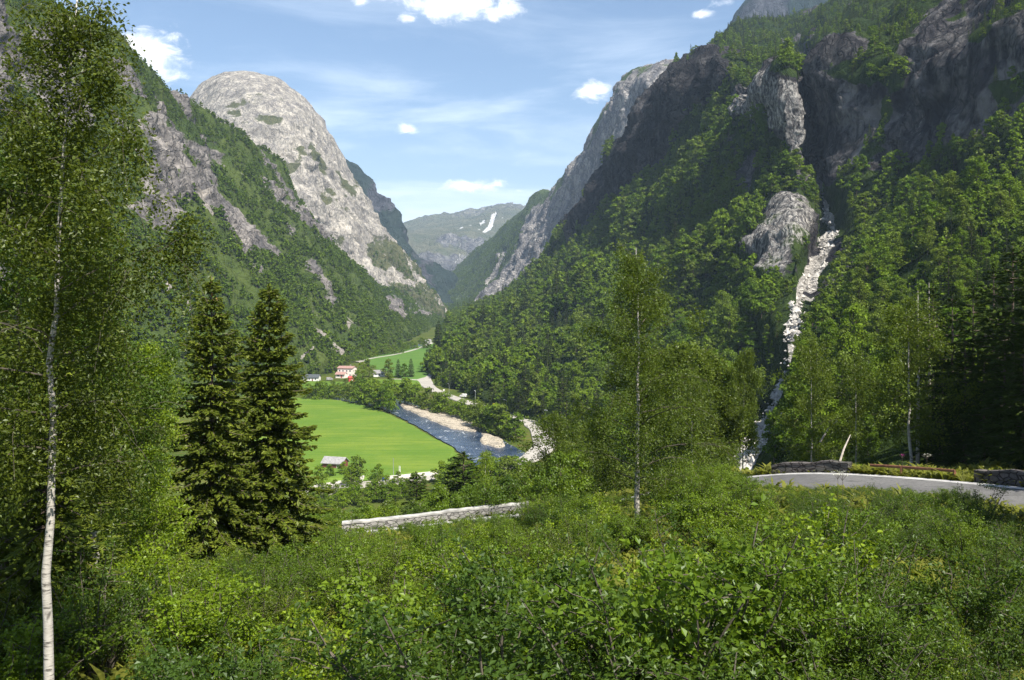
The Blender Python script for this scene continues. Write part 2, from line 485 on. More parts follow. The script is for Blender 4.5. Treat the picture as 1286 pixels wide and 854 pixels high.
M['far_leaf'] = leaf_mat('far_leaf', (0.060, 0.105, 0.012), (0.120, 0.175, 0.020), 0.22, (0.14, 0.2, 0.02), tint=0.75, gloss=0.0)
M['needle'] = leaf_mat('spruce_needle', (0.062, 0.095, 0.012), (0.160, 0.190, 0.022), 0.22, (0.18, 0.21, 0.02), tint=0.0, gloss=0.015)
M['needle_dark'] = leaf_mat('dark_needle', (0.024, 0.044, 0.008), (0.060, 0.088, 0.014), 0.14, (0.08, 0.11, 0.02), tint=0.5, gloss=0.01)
M['cone'] = plain('spruce_cone', (0.22, 0.11, 0.03))
M['birch_bark'] = birch_bark('birch_bark')
M['bark'] = plain('grey_brown_bark', (0.10, 0.075, 0.055), 0.9, 0.35, 6)
M['twig'] = plain('twig_bark', (0.075, 0.062, 0.045), 0.9, 0.3, 8)
M['dead_wood'] = plain('bleached_wood', (0.34, 0.30, 0.25), 0.9, 0.3, 6)
M['ground'] = ground_mat('hill_ground', ((0.055, 0.085, 0.016), (0.10, 0.12, 0.025), (0.13, 0.10, 0.04)))
M['meadow'] = meadow_mat('meadow_grass', (0.105, 0.180, 0.028), (0.150, 0.212, 0.034), (0.075, 0.150, 0.022), R(20))
M['far_meadow'] = meadow_mat('far_meadow_grass', (0.085, 0.165, 0.035), (0.105, 0.185, 0.04), (0.07, 0.145, 0.03), R(60))
M['water'] = water_mat()
M['asphalt'] = ground_mat('asphalt', ((0.125, 0.122, 0.12), (0.16, 0.155, 0.15), (0.095, 0.093, 0.09)), 0.25, 6, 0.15)
M['pale_road'] = ground_mat('pale_road_surface', ((0.36, 0.335, 0.295), (0.43, 0.40, 0.35), (0.29, 0.27, 0.24)), 0.10, 0.9, 0.2)
M['worn_paint'] = ground_mat('worn_road_paint', ((0.50, 0.49, 0.47), (0.36, 0.35, 0.34), (0.22, 0.215, 0.21)), 0.6, 4.0, 0.1)
M['gravel'] = stone_mat('river_gravel', (0.58, 0.50, 0.38), (0.42, 0.37, 0.30), 0.9)
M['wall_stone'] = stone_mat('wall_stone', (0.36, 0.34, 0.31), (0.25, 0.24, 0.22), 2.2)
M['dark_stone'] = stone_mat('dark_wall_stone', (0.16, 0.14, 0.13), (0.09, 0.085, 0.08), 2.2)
M['cap_stone'] = plain('mossy_coping', (0.40, 0.385, 0.35), 0.9, 0.35, 1.4)
M['pale_stone'] = plain('pale_concrete', (0.62, 0.58, 0.52), 0.85, 0.12, 1.0)
M['scree_stone'] = plain('scree_stone', (0.46, 0.43, 0.39), 0.9, 0.25, 0.4)
M['paint_white'] = plain('white_paint', (0.78, 0.76, 0.72), 0.6, 0.06, 2)
M['wall_white'] = plain('cream_house_wall', (0.76, 0.66, 0.60), 0.7, 0.06, 0.6)
M['barn_red'] = plain('dark_red_boards', (0.16, 0.05, 0.035), 0.8, 0.25, 3)
M['roof_red'] = plain('red_roof_tiles', (0.34, 0.20, 0.17), 0.7, 0.2, 2)
M['annex_red'] = plain('bright_red_boards', (0.40, 0.05, 0.045), 0.7, 0.15, 2)
M['roof_grey'] = plain('grey_slate_roof', (0.23, 0.22, 0.22), 0.7, 0.2, 2)
M['roof_pale'] = plain('weathered_metal_roof', (0.27, 0.26, 0.255), 0.7, 0.3, 2)
M['roof_dark'] = plain('dark_roof_felt', (0.07, 0.08, 0.085), 0.7, 0.2, 2)
M['glass'] = plain('dark_window_glass', (0.04, 0.05, 0.06), 0.15, 0.1, 1)
M['metal'] = plain('galvanised_steel', (0.42, 0.43, 0.44), 0.45, 0.1, 4, 0.6)
M['rust'] = plain('rusty_rail', (0.17, 0.07, 0.035), 0.7, 0.35, 5)
M['sign_yellow'] = plain('yellow_sign_sheet', (0.85, 0.52, 0.01), 0.5, 0.03, 2)
M['black'] = plain('black_rubber', (0.02, 0.02, 0.022), 0.6, 0.2, 3)
M['blue'] = plain('blue_plastic', (0.02, 0.05, 0.30), 0.5, 0.1, 3)
M['flower'] = leaf_mat('cream_flower', (0.62, 0.60, 0.45), (0.75, 0.74, 0.62), 0.3, gloss=0.0)
M['pink'] = leaf_mat('magenta_flower', (0.30, 0.04, 0.20), (0.42, 0.06, 0.28), 0.3, gloss=0.0)


# ------------------------------------------------------------------ ground sheet
LP = np.array([(-60, -4.4), (0, -4.6), (6, -5.4), (14, -7.6), (25, -9.4), (36, -11.6), (50, -14.4), (60, -16.3), (66, -17.2), (76, -23), (120, -40), (190, -58), (240, FLOOR - 0.4), (20000, FLOOR - 0.4)])
RP = np.array([(-60, -4.2), (0, -4.5), (6, -5.0), (14, -6.6), (25, -8.3), (35, -9.4), (44, -10.4), (55, -11.6), (61, -12.2), (80, -19), (120, -34), (190, -55), (260, FLOOR - 0.4), (20000, FLOOR - 0.4)])
# the upper road: a line through the hillside, far edge guarded by a stone wall
ROADC = polyline([(34, 22, -7.4), (30.5, 30, -8.5), (26.5, 40, -9.6), (22.5, 47, -10.3), (17, 53.5, -11.2), (10, 58.5, -13.2), (4, 61.5, -15.4), (-3, 62.8, -16.6), (-10, 62.6, -17.4), (-18, 61.5, -18.0), (-30, 60, -18.6)], 150)
ROADW = 2.7


def ground_z(x, y):
    x = np.asarray(x, float); y = np.asarray(y, float)
    u = x / np.maximum(np.abs(y), 12.0) * F + CX
    t = sstep(u, 480, 1060)
    z = np.interp(y, LP[:, 0], LP[:, 1]) * (1 - t) + np.interp(y, RP[:, 0], RP[:, 1]) * t
    p = np.stack([x, y, np.zeros_like(x)], -1)
    near = 1 - sstep(y, 70, 200)
    z = z + near * (0.55 * fbm(p * 0.11, 3) + 0.12 * fbm(p * 0.6, 2))
    # bench cut for the road
    sh = x.shape
    P = np.stack([x.ravel(), y.ravel()], -1)
    sel = np.where((P[:, 1] > 10) & (P[:, 1] < 85) & (np.abs(P[:, 0]) < 60))[0]
    zz = z.ravel().copy()
    if len(sel):
        d2 = np.hypot(P[sel, None, 0] - ROADC[None, :, 0], P[sel, None, 1] - ROADC[None, :, 1])
        k = d2.argmin(1); d = d2[np.arange(len(sel)), k]
        w = 1 - sstep(d, ROADW + 0.7, ROADW + 4.0)
        zz[sel] = zz[sel] * (1 - w) + (ROADC[k, 2] - 0.08) * w
    return zz.reshape(sh)


def road_dist(x, y):
    return np.hypot(np.asarray(x)[..., None] - ROADC[:, 0], np.asarray(y)[..., None] - ROADC[:, 1]).min(-1)


def build_ground():
    a = np.linspace(-1, 1, 281); xs = np.sinh(a * 6.2) / np.sinh(6.2) * 5800
    b = np.linspace(0, 1, 331); ys = -60 + (np.sinh(b * 5.6) / np.sinh(5.6)) * 9300
    X, Y = np.meshgrid(xs, ys, indexing='ij')
    Z = ground_z(X, Y)
    V = np.stack([X, Y, Z], -1).reshape(-1, 3)
    n, m = X.shape
    i = np.arange(n - 1)[:, None] * m + np.arange(m - 1)[None]
    Q = np.stack([i, i + m, i + m + 1, i + 1], -1).reshape(-1, 4)
    o = link('ground', mesh_np('ground', V, Q, [M['ground']], smooth=True))
    tag(o, 'green and brown earth of the hillside and the valley floor', kind='structure')


build_ground()


# ------------------------------------------------------------------ mountains
SURF = {}


def loft(name, cols, alloc, mat, nu, disp, masks, label, skirt=40.0, back=None, seed=0.0, jag=0.0, post=None):
    """cols: columns of K control points (u, v, d) from foot to skyline, then world-space back points are added.
    disp(P, uv, rock) -> metres along the normal; masks(u, v, P) -> (n, 3)"""
    C = []
    for c in cols:
        w = np.array([at(*p) for p in c])
        foot = w[0] + np.array([0, -6.0, -skirt])
        top = w[-1]
        bks = [top + np.array(k) for k in (back or ((0, 90, -8), (0, 420, -120)))]
        C.append(np.vstack([foot[None], w, bks]))
    C = np.array(C)                                        # columns, K, 3
    K = C.shape[1]
    al = [4] + list(alloc) + [8] * len(back or (0, 0))
    q = np.concatenate([np.linspace(k, k + 1, al[k], endpoint=False) for k in range(K - 1)] + [[K - 1]])
    G = np.stack([pchip(np.arange(K), c, q) for c in C])   # columns, nv, 3
    mu = np.array([[(p[0], p[1]) for p in c] for c in cols]).mean(1)
    s = np.concatenate([[0], np.cumsum(np.maximum(8, np.linalg.norm(np.diff(mu, axis=0), axis=1)))])
    P = pchip(s, G, np.linspace(0, s[-1], nu))             # nu, nv, 3
    du = np.gradient(P, axis=0); dv = np.gradient(P, axis=1)
    N = np.cross(du, dv); N /= np.linalg.norm(N, axis=-1)[..., None] + 1e-9
    flip = np.sign(np.median((N * -P).sum(-1)[:, 6:-18]))
    N *= flip
    u, v = proj(P)
    msk = masks(u, v, P, N)
    off = disp(P, N, msk)
    P = P + N * off[..., None]
    if post is not None: P = post(P, u, v, N)
    n, m = P.shape[:2]
    i = np.arange(n - 1)[:, None] * m + np.arange(m - 1)[None]
    Q = np.stack([i, i + m, i + m + 1, i + 1], -1).reshape(-1, 4)
    if flip < 0: Q = Q[:, ::-1]
    o = link(name, mesh_np(name, P.reshape(-1, 3), Q, [mat], smooth=True, attrs={'mask': msk.reshape(-1, 3)}))
    tag(o, label, kind='structure')
    SURF[name] = (P, msk, u, v, q)
    return o


def region(u, v, polys, w, P, amp=1.0, sc_=0.03):
    nz = fbm(P * sc_, 4) * w * 1.6 * amp
    out = np.zeros(u.shape)
    for p in polys:
        out = np.maximum(out, sstep(poly_sd(p, u, v) + nz, -w, w))
    return out


def rock_disp(P, N, rock, big, flute, L1, L2):
    a = big * fbm(P / L1, 4)
    r = fbm(P / np.array([L2, L2, L2 * 3.2]) + 9.1, 5, 0.55, True)
    s = fbm(P / (L2 * 0.35) + 3.3, 4, 0.55)
    return a + rock * flute * (r * 0.6 + s * 0.4)


def joints(P, amp, L, tilt=0.0):
    """broken faces: two crossing sets of upright joints and one of ledges, with sharp steps"""
    w = fbm(P / (L * 2.2) + 50, 3)
    o = 0
    for k, (dx, dy, dz, ll, a) in enumerate(((0.86, 0.5, 0.10 + tilt, 1.0, 1.0), (0.5, -0.86, 0.22, 0.62, 0.7), (0.12, 0.1, 1.0, 0.55, 0.55), (0.75, -0.66, -0.3, 0.27, 0.4))):
        t = (P[..., 0] * dx + P[..., 1] * dy + P[..., 2] * dz) / (L * ll) + 1.1 * w + 0.5 * perlin(P / (L * 0.9) + k * 7)
        cell = np.floor(t); hsh = np.abs(np.sin(cell * 12.9898 + k * 4.1) * 43758.5453) % 1.0
        o = o + amp * a * (hsh - 0.5 + 0.55 * (t - cell - 0.5))
    return o


# --- right-hand mountain with forest, cliffs and the scree gully
M6 = [
    [(563, 410, 1900), (563, 408, 1910), (563, 407, 1920), (563, 406, 1930), (563, 405, 1940), (563, 404, 1950), (562, 404, 1960)],
    [(562, 428, 1248), (567, 421, 1300), (575, 414, 1400), (583, 406, 1560), (588, 401, 1700), (590, 400, 1720), (592, 399, 1740)],
    [(548, 456, 850), (575, 440, 930), (600, 420, 1080), (622, 390, 1420), (632, 379, 1540), (634, 378, 1560), (636, 377, 1580)],
    [(546, 481, 650), (580, 460, 740), (620, 425, 920), (652, 382, 1380), (668, 354, 1470), (671, 349, 1490), (673, 346, 1520)],
    [(590, 494, 585), (620, 468, 670), (655, 425, 840), (684, 343, 1310), (690, 327, 1345), (692, 322, 1360), (694, 319, 1380)],
    [(640, 514, 505), (670, 478, 600), (705, 415, 780), (725, 304, 1210), (728, 268, 1235), (729, 264, 1250), (731, 260, 1280)],
    [(690, 541, 424), (715, 492, 530), (745, 405, 740), (765, 277, 1110), (768, 206, 1140), (769, 201, 1160), (771, 196, 1190)],
    [(740, 561, 379), (765, 502, 500), (790, 395, 710), (808, 238, 1030), (808, 153, 1065), (807, 147, 1090), (806, 141, 1130)],
    [(790, 590, 329), (810, 512, 470), (835, 375, 690), (850, 180, 970), (848, 110, 1000), (846, 100, 1060), (842, 93, 1170)],
    [(850, 600, 280), (860, 512, 435), (885, 345, 670), (900, 128, 910), (900, 82, 935), (895, 72, 1080), (890, 64, 1280)],
    [(900, 600, 240), (905, 512, 400), (930, 325, 650), (940, 158, 850), (942, 118, 870), (930, 70, 1150), (925, 40, 1480)],
    [(950, 600, 200), (955, 522, 340), (960, 335, 600), (965, 194, 790), (965, 120, 810), (965, 78, 1150), (970, 30, 1500)],
    [(974, 598, 160), (984, 522, 300), (1002, 335, 572), (1003, 205, 745), (1003, 102, 775), (1005, 64, 1100), (1015, 20, 1450)],
    [(982, 598, 152), (990, 514, 312), (1020, 343, 625), (1030, 228, 825), (1014, 122, 905), (1012, 75, 1000), (1040, 10, 1450)],
    [(1000, 597, 143), (1012, 512, 285), (1048, 340, 570), (1056, 232, 765), (1056, 92, 800), (1060, 54, 950), (1075, -4, 1350)],
    [(1080, 595, 110), (1090, 502, 250), (1110, 325, 540), (1110, 220, 700), (1115, 72, 740), (1115, 44, 820), (1125, -24, 1200)],
    [(1150, 592, 95), (1160, 492, 230), (1170, 315, 500), (1170, 205, 640), (1175, 52, 690), (1178, 14, 740), (1190, -54, 1000)],
    [(1220, 595, 85), (1220, 482, 210), (1225, 305, 460), (1225, 185, 590), (1235, 22, 650), (1240, -28, 700), (1250, -105, 900)],
    [(1290, 600, 75), (1290, 472, 190), (1290, 285, 430), (1290, 175, 550), (1300, -5, 610), (1305, -58, 660), (1310, -146, 850)],
    [(1450, 620, 65), (1440, 452, 170), (1430, 265, 390), (1430, 145, 500), (1440, -50, 560), (1440, -108, 620), (1450, -196, 800)],
    [(1720, 640, 56), (1690, 432, 155), (1660, 245, 345), (1650, 105, 445), (1650, -90, 505), (1650, -158, 565), (1650, -246, 745)],
]
for i_, c_ in enumerate(M6):
    f_ = {9: .96, 10: .92, 11: .87, 12: .83}.get(i_, 0.80 if i_ > 12 else 1.0)
    for k_ in range(1, 6): c_[k_] = (c_[k_][0], c_[k_][1], c_[k_][2] * (f_ if k_ < 5 else (1 + f_) / 2))
GULLY = [(938, 590, 8), (950, 566, 8), (963, 535, 6), (974, 500, 4.5), (985, 462, 4.5), (992, 425, 5), (1000, 395, 5.5), (1008, 372, 6), (1018, 345, 6), (1033, 312, 6), (1042, 285, 5.5), (1040, 262, 4.5), (1034, 238, 4), (1028, 215, 3)]
CHUTE = [(1034, 236, 6), (1018, 195, 8), (1012, 150, 6), (1012, 90, 5), (1002, 62, 4)]
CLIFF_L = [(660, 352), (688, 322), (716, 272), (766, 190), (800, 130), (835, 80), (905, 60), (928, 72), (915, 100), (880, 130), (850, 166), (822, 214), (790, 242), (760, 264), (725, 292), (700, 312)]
SLAB = [(920, 118), (960, 98), (1008, 92), (1015, 130), (1010, 190), (1008, 225), (990, 178), (960, 152), (930, 150)]
CRAG = [(968, 252), (995, 238), (1010, 262), (1006, 312), (988, 340), (964, 350), (950, 342), (957, 300)]
CLIFF_R = [(998, 66), (1055, 50), (1090, 55), (1110, 85), (1150, 40), (1180, 2), (1200, -60), (1330, -130), (1400, 130), (1330, 140), (1286, 135), (1240, 168), (1190, 182), (1150, 204), (1100, 232), (1060, 236), (1036, 228), (1020, 190), (1010, 150)]
GREEN_IN = [(1052, 92), (1085, 76), (1120, 52), (1140, 18), (1175, -20), (1160, 30), (1130, 66), (1105, 92), (1070, 104)]


def m6_masks(u, v, P, N):
    rock = region(u, v, [CLIFF_L, SLAB, CLIFF_R], 9, P, 1.0, 0.02)
    rock = np.maximum(rock, region(u, v, [CRAG], 12, P, 1.5, 0.03) * 0.9 * (1 - 0.8 * sstep(fbm(P * 0.035 + 3, 3), 0.05, 0.35)))
    rock *= 1 - 0.9 * region(u, v, [GREEN_IN], 6, P, 1.0, 0.03)
    spots = sstep(fbm(P * 0.013 + 4, 4), 0.5, 0.72) * sstep(u, 880, 960) * (v < 480)
    rock = np.maximum(rock, spots * 0.8)
    rock *= 1 - 0.9 * sstep(fbm(P * np.array([.016, .016, .022]) + 40, 4), 0.24, 0.5) * sstep(u, 1020, 1080)       # ledges with scrub
    gd = line_dist(GULLY, u, v) + fbm(P * 0.06, 3) * 4
    pale = 1 - sstep(gd, -2.0, 2.0)
    pale *= 1 - 0.9 * sstep(fbm(P * 0.035 + 9, 2), 0.25, 0.5) * (v > 395)
    ch = 1 - sstep(line_dist(CHUTE, u, v) + fbm(P * 0.05, 3) * 3, -1, 3)
    rock = np.maximum(rock, ch)
    side = np.exp(-((u - 975) / 16) ** 2 - ((v - 545) / 14) ** 2) + 0.9 * np.exp(-((u - 992) / 12) ** 2 - ((v - 528) / 12) ** 2)
    pale = np.maximum(pale, 0.45 * side)
    pale = np.maximum(pale, 0.47 * region(u, v, [SLAB, CRAG], 7, P, 1.2, 0.03))  # sunlight on slab and crag put into their colour as a paler tone
    pale = np.maximum(pale, 0.36 * sstep(fbm(P * np.array([.022, .022, .006]) + 77, 4), 0.3, 0.55) * (u > 1060) * rock)
    dark = np.clip(region(u, v, [CLIFF_L], 10, P) * 0.75 + sstep(fbm(P * np.array([0.05, 0.05, 0.008]) + 2, 4), 0.05, 0.5) * rock * 0.7, 0, 1)  # shade of the left-facing cliff painted into its colour, plus dark streaks
    return np.stack([np.clip(rock, 0, 1), np.clip(pale, 0, 1), dark], -1)


def m6_disp(P, N, m):
    u, v = proj(P)
    rock = m[..., 0]
    d = np.clip(P[..., 1], 60, 1200)
    k = sstep(d, 90, 320)
    o = k * (11 * fbm(P / 120.0, 3) + 9 * fbm(P / 48.0 + 5, 3))
    # diagonal ribs and gullies running down through the forest
    q = (P[..., 0] * 0.80 + P[..., 1] * 0.36 + P[..., 2] * 0.30)
    rib = np.abs(((q / 120.0 + 0.35 * fbm(P / 160.0 + 31, 2)) % 1.0) - 0.5) * 2
    o += k * (1 - rock) * (u < 1000) * 15 * (rib - 0.5)
    r = fbm(P / np.array([46, 46, 170]) + 9.1, 5, 0.56, True)
    s = fbm(P / 17.0 + 3.3, 4, 0.55)
    fl = fbm(P / np.array([26, 26, 210]) + 19.1, 4, 0.5)
    lg = fbm(P / np.array([140, 140, 16]) + 4.4, 3)
    o += rock * k * np.clip(d / 1000.0, 0.35, 1) ** 1.3 * (4 * (r - r.mean()) + 3 * fl + 1.2 * s + joints(P, 9.0, 46.0))
    gd = line_dist(GULLY + CHUTE[1:], u, v)
    o *= 1 - 0.85 * np.exp(-np.maximum(gd, 0) ** 2 / 700.0) * sstep(v, 270, 340)
    o -= k * (3 * np.exp(-np.maximum(gd, 0) ** 2 / 220.0) * sstep(v, 590, 500))
    o -= 14 * np.exp(-np.maximum(line_dist(CHUTE, u, v), 0) ** 2 / 60.0) * k
    top = sstep(v, 20, 70)
    return o


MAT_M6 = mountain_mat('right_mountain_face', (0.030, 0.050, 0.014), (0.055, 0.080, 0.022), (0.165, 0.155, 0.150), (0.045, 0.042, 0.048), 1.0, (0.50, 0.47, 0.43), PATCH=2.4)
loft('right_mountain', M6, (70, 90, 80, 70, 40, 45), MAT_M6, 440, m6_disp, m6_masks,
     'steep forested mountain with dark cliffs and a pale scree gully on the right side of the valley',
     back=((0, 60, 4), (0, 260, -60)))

# --- left-hand valley wall
FOOT1 = [(-300, 620, 290), (0, 560, 381), (150, 520, 483), (280, 500, 557), (350, 485, 630), (400, 472, 712), (430, 459, 814), (455, 449, 917), (480, 440, 1034), (500, 432, 1168), (515, 426, 1293), (528, 420, 1448), (540, 414.5, 1628), (550, 409.5, 1833), (558, 404.5, 2100)]
TOP1 = [(-330, -330, 520), (-120, -190, 600), (-20, -74, 700), (70, 0, 800), (130, 41, 880), (185, 90, 960), (232, 132, 1050), (285, 158, 1130), (325, 186, 1210), (355, 222, 1290), (375, 264, 1370), (400, 300, 1480), (435, 336, 1640), (470, 357, 1860), (505, 377, 2120)]
M1 = []
for f, t in zip(FOOT1, TOP1):
    c = []
    for a, b in ((0, 0), (0.22, 0.30), (0.50, 0.60), (0.74, 0.80), (0.93, 0.94), (1, 1)):
        c.append((f[0] + (t[0] - f[0]) * a, f[1] + (t[1] - f[1]) * a, f[2] + (t[2] - f[2]) * b))
    M1.append(c)
R1 = [[(-40, 60), (30, 20), (75, 45), (110, 95), (112, 165), (70, 150), (20, 150), (-40, 150)],
      [(178, 160), (200, 132), (225, 150), (250, 190), (268, 228), (272, 275), (250, 258), (222, 292), (165, 262), (148, 228), (185, 215)],
      [(244, 176), (258, 180), (282, 205), (276, 218), (258, 206)], [(318, 212), (338, 218), (356, 244), (368, 268), (345, 256), (322, 236)],
      [(285, 268), (312, 280), (336, 290), (350, 322), (335, 328), (305, 305)],
      [(400, 372), (412, 378), (410, 392), (396, 386)], [(488, 376), (520, 386), (540, 398), (515, 402), (492, 392)], [(355, 250), (385, 262), (402, 305), (372, 290)]]
S1 = [[(394, 411), (404, 414), (416, 427), (432, 438), (430, 446), (413, 440), (402, 432)], [(432, 406), (444, 416), (456, 430), (448, 431), (438, 420)], [(190, 352), (206, 360), (220, 374), (205, 368)], [(380, 440), (393, 436), (392, 446), (380, 448)], [(222, 382), (236, 386), (232, 392)],
      [(202, 180), (210, 182), (214, 206), (206, 205)], [(246, 232), (258, 240), (268, 268), (256, 258)]]


def m1_masks(u, v, P, N):
    rock = region(u, v, R1, 10, P, 1.1, 0.018)
    sp = sstep(fbm(P * np.array([.012, .012, .006]) + 14, 4), 0.34, 0.62)
    rock = np.maximum(rock, 0.85 * sp * sstep(v, 430, 370))
    rock *= 1 - 0.7 * sstep(fbm(P * 0.017 + 60, 4), 0.25, 0.5)
    pale = region(u, v, S1, 3, P, 1.0, 0.03)
    dark = sstep(fbm(P * np.array([0.04, 0.04, 0.01]) + 7, 4), 0.25, 0.6) * rock * 0.6
    return np.clip(np.stack([rock, pale, dark], -1), 0, 1)


def m1_disp(P, N, m):
    o = 9 * fbm(P / 140.0 + 3, 3) + 6 * fbm(P / 52.0 + 8, 3) + 3.5 * fbm(P / 17.0 + 1, 3)
    r = fbm(P / np.array([55, 55, 120]) + 2.1, 5, 0.56, True)
    return o + m[..., 0] * (joints(P, 9.0, 48.0) + 4 * (r - r.mean()) + 6 * fbm(P / np.array([30, 30, 90]) + 1, 4) + 2.5 * fbm(P / 14.0 + 6, 3))


MAT_M1 = mountain_mat('left_slope_face', (0.055, 0.085, 0.022), (0.090, 0.120, 0.030), (0.33, 0.30, 0.275), (0.15, 0.14, 0.14), 0.9, (0.40, 0.36, 0.32))
loft('left_mountain', M1, (70, 75, 70, 50, 14), MAT_M1, 420, m1_disp, m1_masks,
     'green valley side with grey crags rising on the left, in front of the domed peak', back=((-60, 60, 3), (-260, 260, -90)))

# --- bare rock dome
M2 = []
for (u, vs, ds) in (
        (150, (300, 255, 210, 175, 160), (1750, 2000, 2250, 2450, 2600)),
        (212, (300, 240, 190, 155, 143), (1750, 1980, 2200, 2400, 2520)),
        (233, (305, 232, 175, 140, 129), (1750, 1980, 2200, 2400, 2500)),
        (255, (310, 226, 160, 120, 106), (1750, 1970, 2170, 2370, 2520)),
        (280, (318, 222, 150, 106, 95), (1750, 1960, 2140, 2330, 2560)),
        (310, (326, 222, 148, 103, 93), (1750, 1960, 2120, 2310, 2600)),
        (345, (335, 228, 154, 110, 99), (1760, 1960, 2120, 2300, 2580)),
        (370, (342, 240, 170, 126, 114), (1780, 1970, 2110, 2270, 2500)),
        (393, (350, 258, 196, 154, 143), (1800, 1980, 2110, 2250, 2430)),
        (411, (358, 278, 220, 182, 171), (1830, 2000, 2120, 2240, 2380)),
        (430, (366, 298, 248, 214, 203), (1860, 2020, 2130, 2230, 2340)),
        (447, (374, 318, 276, 245, 235), (1890, 2040, 2140, 2220, 2310)),
        (470, (384, 342, 308, 280, 270), (1930, 2050, 2140, 2210, 2290)),
        (500, (395, 366, 340, 317, 308), (1980, 2070, 2140, 2200, 2270)),
        (525, (401, 382, 364, 348, 340), (2030, 2090, 2140, 2190, 2250)),
        (545, (405, 394, 384, 374, 368), (2070, 2110, 2150, 2190, 2250)),
        (563, (408, 405, 402, 399, 397), (2120, 2140, 2170, 2200, 2250))):
    M2.append([(u, v, d) for v, d in zip(vs, ds)])
G2 = [[(492, 300), (515, 322), (570, 390), (570, 425), (450, 425), (480, 372), (492, 345)], [(428, 250), (445, 262), (470, 305), (500, 345), (530, 362), (562, 392), (562, 420), (400, 420), (360, 330), (395, 345), (430, 352), (490, 362), (468, 325), (440, 290)],
      [(395, 192), (420, 215), (440, 245), (432, 262), (408, 225)], [(355, 210), (378, 188), (384, 200), (366, 220)], [(290, 128), (325, 138), (330, 143), (290, 134)]]


def m2_masks(u, v, P, N):
    green = region(u, v, G2, 13, P, 1.5, 0.012)
    patch = sstep(fbm(P * np.array([.010, .010, .013]) + 21, 4), 0.40, 0.62)
    rock = 1 - np.clip(green * 0.85 + 0.45 * patch, 0, 1)
    dark = sstep(fbm(P * np.array([0.02, 0.02, 0.004]) + 17, 4), 0.25, 0.65) * 0.55
    pk = region(u, v, [[(322, 180), (372, 178), (366, 200), (345, 215), (330, 205)], [(358, 215), (378, 218), (374, 245), (360, 240)]], 6, P, 1.0, 0.015)
    return np.clip(np.stack([rock, pk * 0.42, dark * (1 - pk)], -1), 0, 1)


def m2_disp(P, N, m):
    big = 11 * fbm(P / 300.0 + 2, 3)
    r = fbm(P / np.array([95, 95, 330]) + 5.1, 5, 0.55, True)
    st = fbm(P / np.array([300, 300, 34]) + 8.8, 3)
    u, v = proj(P)
    return (1 - 0.6 * sstep(v, 185, 115)) * (big + 9 * (r - r.mean()) + 4 * st + 4 * fbm(P / 30.0 + 1, 4) + 4 * fbm(P / np.array([45, 45, 260]) + 2, 4) - 3 + joints(P, 9.0, 95.0))


MAT_M2 = mountain_mat('dome_rock_face', (0.085, 0.095, 0.045), (0.12, 0.12, 0.06), (0.52, 0.475, 0.41), (0.25, 0.23, 0.215), 0.85, (0.60, 0.54, 0.46), 0.7, zs=0.13)
loft('dome_mountain', M2, (60, 70, 70, 50), MAT_M2, 330, m2_disp, m2_masks,
     'bare grey granite dome with a rounded summit standing over the left side of the valley', back=((10, 110, -14), (60, 500, -260), (80, 900, -520)))

# --- dark slope beyond the dome
M3 = []
for u, vt in ((380, 165), (415, 192), (440, 214), (455, 238), (475, 261), (500, 288), (515, 308), (530, 326), (545, 341), (556, 352), (566, 368)):
    vf = max(vt + 6, 400 - (566 - u) * 0.05)
    t = (u - 380) / 186
    M3.append([(u - 20 * (1 - t), vf, 2900), (u - 10 * (1 - t), vf + (vt - vf) * 0.45, 3150), (u, vf + (vt - vf) * 0.85, 3330), (u, vt, 3420)])


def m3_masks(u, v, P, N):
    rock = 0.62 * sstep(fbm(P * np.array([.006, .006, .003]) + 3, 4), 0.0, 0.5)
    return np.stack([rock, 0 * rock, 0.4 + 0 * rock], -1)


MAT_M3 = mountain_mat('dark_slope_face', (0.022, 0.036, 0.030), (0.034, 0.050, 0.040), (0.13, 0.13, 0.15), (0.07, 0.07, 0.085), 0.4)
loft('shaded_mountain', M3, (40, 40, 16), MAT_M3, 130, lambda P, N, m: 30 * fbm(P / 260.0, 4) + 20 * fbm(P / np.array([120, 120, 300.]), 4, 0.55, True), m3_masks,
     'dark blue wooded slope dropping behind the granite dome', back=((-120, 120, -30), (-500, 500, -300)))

# --- far plateau with snow patches and a waterfall
M4 = []
for u, vt in ((400, 300), (450, 296), (480, 291), (505, 282), (530, 275), (548, 272), (572, 270), (600, 266), (625, 260), (645, 258), (660, 262), (690, 262), (740, 255), (800, 250)):
    k = 12 * math.sin(u * 0.021)
    M4.append([(u, 372, 4300), (u, 352, 4700 + k * 9), (u, 318 + k * .4, 5000 + k * 12), (u, 300 + k * .3, 5300 + k * 10), (u, 278 + (vt - 268) * 0.8, 6400), (u, vt, 7000)])
SNOW = [[(612, 288), (618, 272), (624, 268), (626, 273), (618, 286)], [(601, 284), (608, 277), (611, 280), (604, 288)], [(604, 292), (618, 282), (620, 285), (608, 295)], [(573, 290), (581, 285), (582, 288)], [(597, 291), (606, 287), (606, 290)], [(575, 273), (583, 271), (583, 273)], [(638, 262), (650, 259), (651, 262)], [(586, 287), (592, 283), (593, 286)], [(627, 280), (632, 275), (633, 278)]]
FALL = [(577, 304, 0.1), (578, 316, 0.2), (577, 323, 0.3), (571, 331, 0.3), (566, 342, 0.5), (560, 352, 0.8)]


